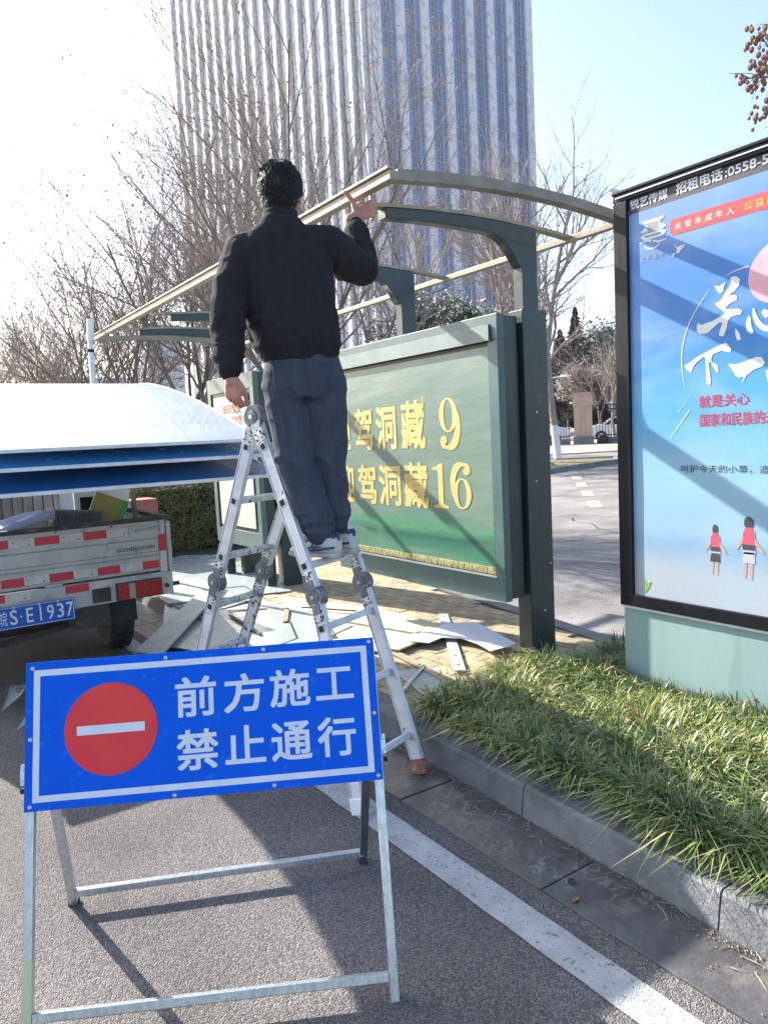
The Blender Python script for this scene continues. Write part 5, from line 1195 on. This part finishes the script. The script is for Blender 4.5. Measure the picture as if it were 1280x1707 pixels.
B1 = [tree_set('b', 51+s, (11.5, [(28, 50), (22, 45), (22, 50), (20, 50)], [(.24, .42), (.35, .55), (.38, .6), (.4, .6)], (18, 5, 4, 2), .8, .15, 0, .28, .009), M_barkp, M_barkp, 50, .05, M_dleaf, 1.35) for s in range(2)]
for (azd, dd, v, rz, s, l) in ((47.25, 27.7, 0, 0, .92, 'tall slender bare tree with whitewashed trunk on the grassy verge right of the green post'), (43.2, 31, 1, 2, .86, 'slender pale bare tree seen under the end arch of the shelter'), (41.0, 36, 0, 4, .9, 'slender pale bare tree in front of the middle of the tower'), (44.9, 38, 0, 3.1, .95, 'slender bare tree just left of the green post'), (37.4, 33, 1, 5, .8, 'slender bare tree behind the second arm of the shelter')):
    x, y = dd*math.sin(R(azd)), dd*math.cos(R(azd)); t = plant('bare_tree', l, 'tree', B1[v], (x, y, rise(x, y)), rz, s, 'slender bare trees across the road')
C1 = tree_set('c', 77, (6.0, [(30, 60), (25, 55), (25, 55), (20, 50)], [(.5, .75), (.4, .6), (.38, .6), (.4, .6)], (9, 6, 5, 3), .6, .14, 0, .3, .008), M_barkp, M_barkp, 0, 0, None)
# evergreen broadleaf shrubs behind the lightbox
def leafy(name, label, x, y, z, H_, rad, m, n, s, seed, dens=.5, group=None):
    t = thing(name, label, 'tree', (x, y, z), group); r_ = random.Random(seed); pts = []
    cl = [Vector((r_.gauss(0, .42)*rad, r_.gauss(0, .42)*rad, H_*(.55+.42*r_.random()))) for _ in range(26)]
    while len(pts) < n:
        c = r_.choice(cl); d = Vector((r_.gauss(0, 1), r_.gauss(0, 1), r_.gauss(0, .8))).normalized()*(r_.random()**.45)*rad*.36; p = c+d
        pts.append(p+Vector((x, y, z)))
    mb = MB(); leafcloud(mb, pts, s, r_); obj('crown', mb, t, m)
    mb = MB(); mb.tube([(x, y, z), (x+.05, y, z+H_*.35), (x, y+.05, z+H_*.6)], [.10, .08, .05], 8)
    for c in cl[:12]: mb.tube([(x, y, z+H_*.35), tuple(Vector((x, y, z))+c*.8), tuple(Vector((x, y, z))+c)], [.05, .03, .012], 5)
    obj('trunk', mb, t, M_bark)
for azd, dd, H_, l in ((38.0, 25, 5.7, 'broadleaf evergreen just above the green lightbox, left one'), (40.6, 27, 5.6, 'broadleaf evergreen just above the green lightbox, right one')):
    x, y = dd*math.sin(R(azd)), dd*math.cos(R(azd)); leafy('evergreen_tree', l, x, y, rise(x, y), H_, 1.7, M_gleaf, 5200, .075, int(azd), group='broadleaf evergreens behind the lightbox')

# ================================================================== ACROSS THE ROAD
strip('verge', [(15.86, 15.25), (19.9, 15.9), (20.75, 16.7), (19.56, 18.24), (10, 30), (6, 30)], .10, M_verge, .12)
vk = MB(); L_ = [(15.80, 15.19), (19.95, 15.83), (20.85, 16.72), (19.62, 18.3)]
for a, b in zip(L_, L_[1:]): vk.bar(P3(*a, .06), P3(*b, .06), .14, .16)
struct('verge_kerb', vk, M_kerb)
strip('far_pavement', [(22.42, 21.54), (25.33, 19.71), (36, 13), (40, 20), (28, 38), (14, 38)], .05, M_pale, .05)
zm = MB()
for i in range(5):
    t0, t1 = i*.215, i*.215+.13; a, b = lerp((16.95, 15.15, 0), (10.6, 8.9, 0), t0), lerp((16.95, 15.15, 0), (10.6, 8.9, 0), t1); s = Vector((.09, -.09, 0))
    zm.add([P3(*(a-s)[:2], .006), P3(*(a+s)[:2], .006), P3(*(b+s)[:2], .006), P3(*(b-s)[:2], .006)], [(0, 1, 2, 3)])
struct('lane_marking', zm, mat('faded_yellow_paint', (.33, .31, .27), (.24, .225, .21), 9, .8))
crk = MB()
for (a, b) in (((9.6, 8.9), (8.2, 6.2)), ((11.5, 11.2), (13.2, 9.2)), ((7.0, 7.6), (8.6, 4.9))):
    pts = [lerp((*a, 0), (*b, 0), i/12)+Vector((random.gauss(0, .04), random.gauss(0, .04), 0)) for i in range(13)]
    for p, q_ in zip(pts, pts[1:]):
        crk.add([P3(p.x, p.y-.02, .004), P3(p.x, p.y+.02, .004), P3(q_.x, q_.y+.02, .004), P3(q_.x, q_.y-.02, .004)], [(0, 1, 2, 3)])
struct('road_cracks', crk, mat('crack_tar', (.06, .058, .055)))
# fence with stone pillar
fd = Vector((.656, -.755, 0)); fb = Vector((29.9, 25.9, .60))
fn = thing('iron_fence', 'black iron railing on a low stone kerb with a car park behind, across the road', 'fence', fb)
for s0, s1 in ((-14, -.65), (.65, 14)):
    mb = MB(); mb.bar(fb+fd*s0+Z*.12, fb+fd*s1+Z*.12, .35, .42); obj('stone_kerb', mb, fn, M_kerb)
    for z in (.45, 1.75, 1.95):
        mb = MB(); mb.bar(fb+fd*s0+Z*z, fb+fd*s1+Z*z, .05, .05); obj('rail', mb, fn, M_blk)
    mb = MB(); s = s0
    while s < s1: mb.bar(fb+fd*s+Z*.33, fb+fd*s+Z*2.0, .026, .026, fd); s += .14
    obj('bars', mb, fn, M_blk, stuff=True)
pp = thing('stone_pillar', 'reddish beige stone gate pillar between two stretches of railing', 'pillar', fb-Vector((.2, .2, .0)))
M_pil = mat('pillar_stone', (.50, .36, .29), (.42, .30, .24), 2.5, .8, c3=(.3, .22, .18), sc3=3, f3=(.55, .75))
pn = Vector((.755, .656, 0))
def pbox(x0, x1, d0, d1, z0, z1, m, nm, bev=.01):
    mb = MB(); mb.box((x0, d0, z0), (x1, d1, z1), fr=lambda x, y, z: tuple(fb+fd*x+pn*y+Z*z)); obj(nm, mb, pp, m, bevel=bev)
pbox(-.5, .5, -.5, .5, -.1, .42, M_kerb, 'plinth'); pbox(-.44, .44, -.44, .44, .42, 1.95, M_pil, 'shaft'); pbox(-.50, .50, -.50, .50, 1.951, 2.08, M_pil, 'band'); pbox(-.47, .47, -.47, .47, 2.081, 2.45, M_pil, 'cap'); pbox(-.40, .40, -.40, .40, 2.451, 2.62, M_pil, 'cap_top')
for x in (-.44, .14): pbox(x, x+.30, -.475, -.441, .55, 1.93, M_pil, 'corner_strip')
mb = MB(); mb.ball(fb+fd*.95-pn*.45+Z*.22, (.3, .25, .25), 14); tag(obj('black_bin_bag', mb, None, M_rub, smooth=True), 'dark rounded bag lying at the right foot of the stone pillar', 'bag')
# parked cars
def car(label, c, m):
    t = thing('parked_car', label, 'car', c, 'cars parked behind the railing'); c = Vector(c)
    F_ = lambda x, y, z: c+fd*x+pn*y+Z*z
    prof_ = [(-2.2, .25), (-2.25, .7), (-1.95, .95), (-1.35, 1.02), (-.75, 1.42), (.75, 1.45), (1.45, 1.02), (2.15, .9), (2.25, .6), (2.2, .25)]
    mb = MB(); rings = []
    for yy, k in ((-.85, .94), (-.80, 1), (.80, 1), (.85, .94)): rings.append([F_(x*k, yy, .25+(z-.25)*k) for x, z in prof_])
    mb.loft(rings); obj('body', mb, t, m, bevel=.03)
    for p_ in ([(-1.2, 1.0), (-.72, 1.36), (-.05, 1.38), (-.05, .98)], [(.05, .98), (.05, 1.38), (.72, 1.38), (1.3, 1.0)]):
        mb = MB(); mb.prism([F_(x, -.862, z-.02) for x, z in p_], pn*.01); obj('window', mb, t, M_blk)
    for x in (-1.4, 1.4):
        mb = MB(); mb.cyl(F_(x, -.78, .32), pn, .32, .22, 20); wh = obj('wheel', mb, t, M_rub); mb = MB(); mb.cyl(F_(x, -.90, .32), pn, .18, .03, 14); obj('rim', mb, wh, M_galv)
M_car = mat('car_white', (.74, .75, .77), (.7, .71, .73), 2, .25, coat=.6)
car('white car parked behind the railing left of the stone pillar', fb+fd*-3.0+pn*6, M_car); car('white car parked behind the railing right of the stone pillar', fb+fd*2.4+pn*7, M_car)
# lamp post
lp = thing('lamp_post', 'slim pale lamp post with one short arm in the car park', 'lamp post', fb+fd*-2.0+pn*4)
c = fb+fd*-2.0+pn*4; mb = MB(); mb.tube([c, c+Z*3.9], [.11, .08], 10); obj('pole', mb, lp, M_white); mb = MB(); mb.bar(c+Z*3.7, c+Z*3.78+fd*.9, .08, .08); obj('arm', mb, lp, M_white); mb = MB(); mb.ball(c+Z*3.78+fd*1.1, (.28, .28, .06), 10); obj('lamp_head', mb, lp, M_white)
# conifers and dark round tree
def conifer(label, x, y, H_, rad, seed, grp='conifers behind the car park'):
    z = rise(x, y); t = thing('conifer_tree', label, 'tree', (x, y, z), grp); r_ = random.Random(seed); mb = MB()
    for i in range(int(H_*11)):
        h = H_*(.12+.88*i/(H_*11)); rr = rad*(1-h/H_)**.8*r_.uniform(.7, 1.1)+.08
        for k in range(7):
            a = r_.uniform(0, 6.28); d = Vector((math.cos(a), math.sin(a), -.25)); tip = Vector((x, y, z+h))+d*rr; b = Vector((x, y, z+h))
            s = Vector((-d.y, d.x, 0))*rr*.16
            mb.add([b, b+(tip-b)*.6+s, tip, b+(tip-b)*.6-s], [(0, 1, 2, 3)]); mb.add([b+Z*.08, b+(tip-b)*.6+s*.3-Z*.12, tip, b+(tip-b)*.6+Z*.1], [(0, 1, 2, 3)])
    obj('crown', mb, t, M_conif); mb = MB(); mb.tube([(x, y, z), (x, y, z+H_)], [.16, .03], 8); obj('trunk', mb, t, M_bark)
def pol(a, d): return d*math.sin(R(a)), d*math.cos(R(a))
for a, d, H_, r_, l in ((47.6, 56, 7.6, 2.2, 'dense conifer right of the green post'), (48.7, 60, 9.6, 2.4, 'tallest pointed conifer above the lamp post'), (46.6, 62, 7.0, 2.2, 'conifer half hidden by the whitewashed trunk'), (49.6, 66, 7.8, 2.6, 'conifer in front of the pale flats')):
    x, y = pol(a, d); conifer(l, x, y, H_, r_, int(a*10))
M_dk = mat('dark_evergreen', (.018, .035, .032), (.03, .05, .04), 3, .7)
for a, d, H_, r_, l in ((51.4, 55, 7.2, 3.4, 'dark round evergreen behind the bare shrub'), (53.2, 57, 7.6, 3.4, 'dark round evergreen half hidden by the kiosk'), (48.0, 50, 3.4, 2.2, 'low dark evergreen bush behind the railing left of the pillar'), (49.6, 48, 4.2, 2.0, 'brownish bush behind the pillar')):
    x, y = pol(a, d); leafy('evergreen_tree', l, x, y, rise(x, y), H_, r_, M_dk if a != 49.6 else M_twig, 3800, .16, int(a*7), group='dark evergreens behind the car park')
for a, d, s, rz, l in ((51.3, 44, .8, 0, 'pale many branched bare tree behind the railing'), (50.4, 46, .7, 2, 'small pale bare tree behind the pillar'), (52.6, 43, .75, 4, 'pale bare tree against the kiosk frame')):
    x, y = pol(a, d); plant('bare_tree', l, 'tree', C1, (x, y, rise(x, y)), rz, s, 'pale bare trees behind the railing')
bs = thing('apartment_block', 'pale beige block of flats far off above the conifers', 'building', (*pol(50.4, 125), 0))
M_fl = mat('flats_wall', (.55, .52, .48), (.48, .45, .42), .3, .8)
bx, by = pol(50.6, 125); F_ = lambda x, y, z: tuple(Vector((bx, by, 0))+fd*x+pn*y+Z*z)
for lo, hi, nm in (((-5.2, 0, 0), (7, 12, 14.0), 'wall'), ((-6.6, .5, 0), (-5.25, 12, 15.2), 'stair_wall'), ((-1.5, 1, 14.01), (3.6, 9, 16.6), 'roof_room')):
    mb = MB(); mb.box(lo, hi, fr=F_); obj(nm, mb, bs, M_fl)
for k in range(4):
    for i in range(5):
        mb = MB(); mb.box((-4.6+i*2.3, -.05, 11.4-k*3), (-3.2+i*2.3, .05, 13-k*3), fr=F_); obj('window', mb, bs, M_glassd)
# distant low blocks behind the tree row on the left, and street lamp tip over the kiosk
for a, d, w_, H_, l in ((8.5, 330, 30, 26, 'pale distant block seen through the row of bare trees, left one'), (14.5, 360, 40, 34, 'pale distant block seen through the row of bare trees, right one'), (18.6, 300, 14, 48, 'narrow distant tower beside the office tower')):
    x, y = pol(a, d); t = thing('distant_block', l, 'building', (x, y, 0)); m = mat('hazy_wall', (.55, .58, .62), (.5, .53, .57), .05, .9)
    mb = MB(); mb.box((x-w_/2, y, 0), (x+w_/2, y+15, H_)); obj('wall', mb, t, m)
    mb = MB()
    for k in range(int(H_/3.2)-1): mb.box((x-w_/2+1, y-.08, 2+k*3.2), (x+w_/2-1, y, 3.4+k*3.2))
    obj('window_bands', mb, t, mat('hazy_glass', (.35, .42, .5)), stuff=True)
sl = thing('street_lamp', 'tip of a thin street lamp arm showing over the corner of the kiosk', 'street lamp', (12.68, 8.89, 0))
c = Vector((12.68, 8.89, 0)); LAMPH, LAMPT = 5.55, (12.01, 9.60, 5.93); mb = MB(); mb.tube([c, c+Z*LAMPH], [.09, .05], 8); obj('pole', mb, sl, M_galv); mb = MB(); mb.bar(c+Z*(LAMPH-.04), LAMPT, .12, .05); obj('arm', mb, sl, M_galv)

# branch with dead seed clusters entering at the top right
ot = thing('seed_tree', 'tree at the right edge whose twigs with brown seed clusters reach into the sky', 'tree', (8.5, 3.9, .1))
mb = MB(); mb.tube([(8.5, 3.9, 0), (8.4, 3.93, 2.5), (8.45, 3.95, 5.2)], [.16, .13, .07], 10); obj('trunk', mb, ot, M_bark)
tw = MB(); sc_ = MB(); r_ = random.Random(3)
ends = []
for (tx, ty, tz) in ((6.84, 3.84, 4.90), (6.92, 3.87, 4.66), (6.86, 3.93, 4.55), (7.02, 3.90, 4.30), (7.1, 3.8, 5.1)):
    a = Vector((8.42, 3.95, r_.uniform(3.6, 4.6))); b = Vector((tx, ty, tz)); m_ = a.lerp(b, .5)+Vector((0, 0, .22)); tw.tube([a, m_, b], [.035, .018, .005], 6, cap=False)
    for k in range(7):
        p = m_.lerp(b, r_.uniform(.3, 1)); q_ = p+Vector((r_.uniform(-.22, .05), r_.gauss(0, .1), r_.gauss(0, .10))); tw.tube([p, p.lerp(q_, .5)+Vector((0, 0, .02)), q_], [.006, .004, .0015], 4, cap=False)
    ends.append(b)
obj('twigs', tw, ot, M_bark)
for b in ends:
    for k in range(34):
        p = b+Vector((r_.gauss(.10, .09), r_.gauss(0, .08), r_.gauss(0, .05))); s = r_.uniform(.014, .026); sc_.ball(p, (s, s, s*1.2), 5)
obj('seed_clusters', sc_, ot, stuff=True, mats=mat('seed_brown', (.17, .09, .07), (.25, .14, .10), 40, .8))
bpy.context.view_layer.update()

# thin winter haze in the air
mb = MB(); mb.box((-420, -80, -1), (720, 950, 157))
hz_ = obj('haze', mb, None, None); hz_['kind'] = 'stuff'
hm = bpy.data.materials.new('haze_air'); hm.use_nodes = True; hn = hm.node_tree.nodes; hn.clear()
pv = hn.new('ShaderNodeVolumePrincipled'); pv.inputs['Color'].default_value = (.93, .96, 1, 1); pv.inputs['Density'].default_value = .00025; pv.inputs['Anisotropy'].default_value = .5
ho = hn.new('ShaderNodeOutputMaterial'); hm.node_tree.links.new(pv.outputs[0], ho.inputs['Volume'])
hz_.data.materials.clear(); hz_.data.materials.append(hm)

mb = MB(); rl = random.Random(9)
for i in range(900):
    y = rl.uniform(.6, 3.4); x = kx(y)-abs(rl.gauss(0, .035)) if rl.random() < .7 else rl.uniform(1.60, 1.90); q_ = rl.uniform(.0015, .0045)
    z = .0135 if x > 1.665 else .006
    mb.add([(x-q_, y-q_, z), (x+q_, y-q_*.5, z), (x, y+q_, z), (x, y, z+q_)], [(0, 1, 3), (1, 2, 3), (2, 0, 3)])
obj('gutter_grit', mb, None, mat('grit', (.30, .27, .22), (.15, .13, .11), 60, .9), stuff=True)
mb = MB()
for i in range(70):
    y = rl.uniform(.7, 3.0); x = kx(y)-abs(rl.gauss(0, .06)); a = rl.uniform(0, 3.1); L_ = rl.uniform(.015, .05)
    mb.add([(x-L_*math.cos(a), y-L_*math.sin(a), .0145), (x+.002*math.sin(a), y-.002*math.cos(a), .016), (x+L_*math.cos(a), y+L_*math.sin(a), .0145), (x-.002*math.sin(a), y+.002*math.cos(a), .016)], [(0, 1, 2, 3)])
obj('dry_blades', mb, None, M_gb2, stuff=True)
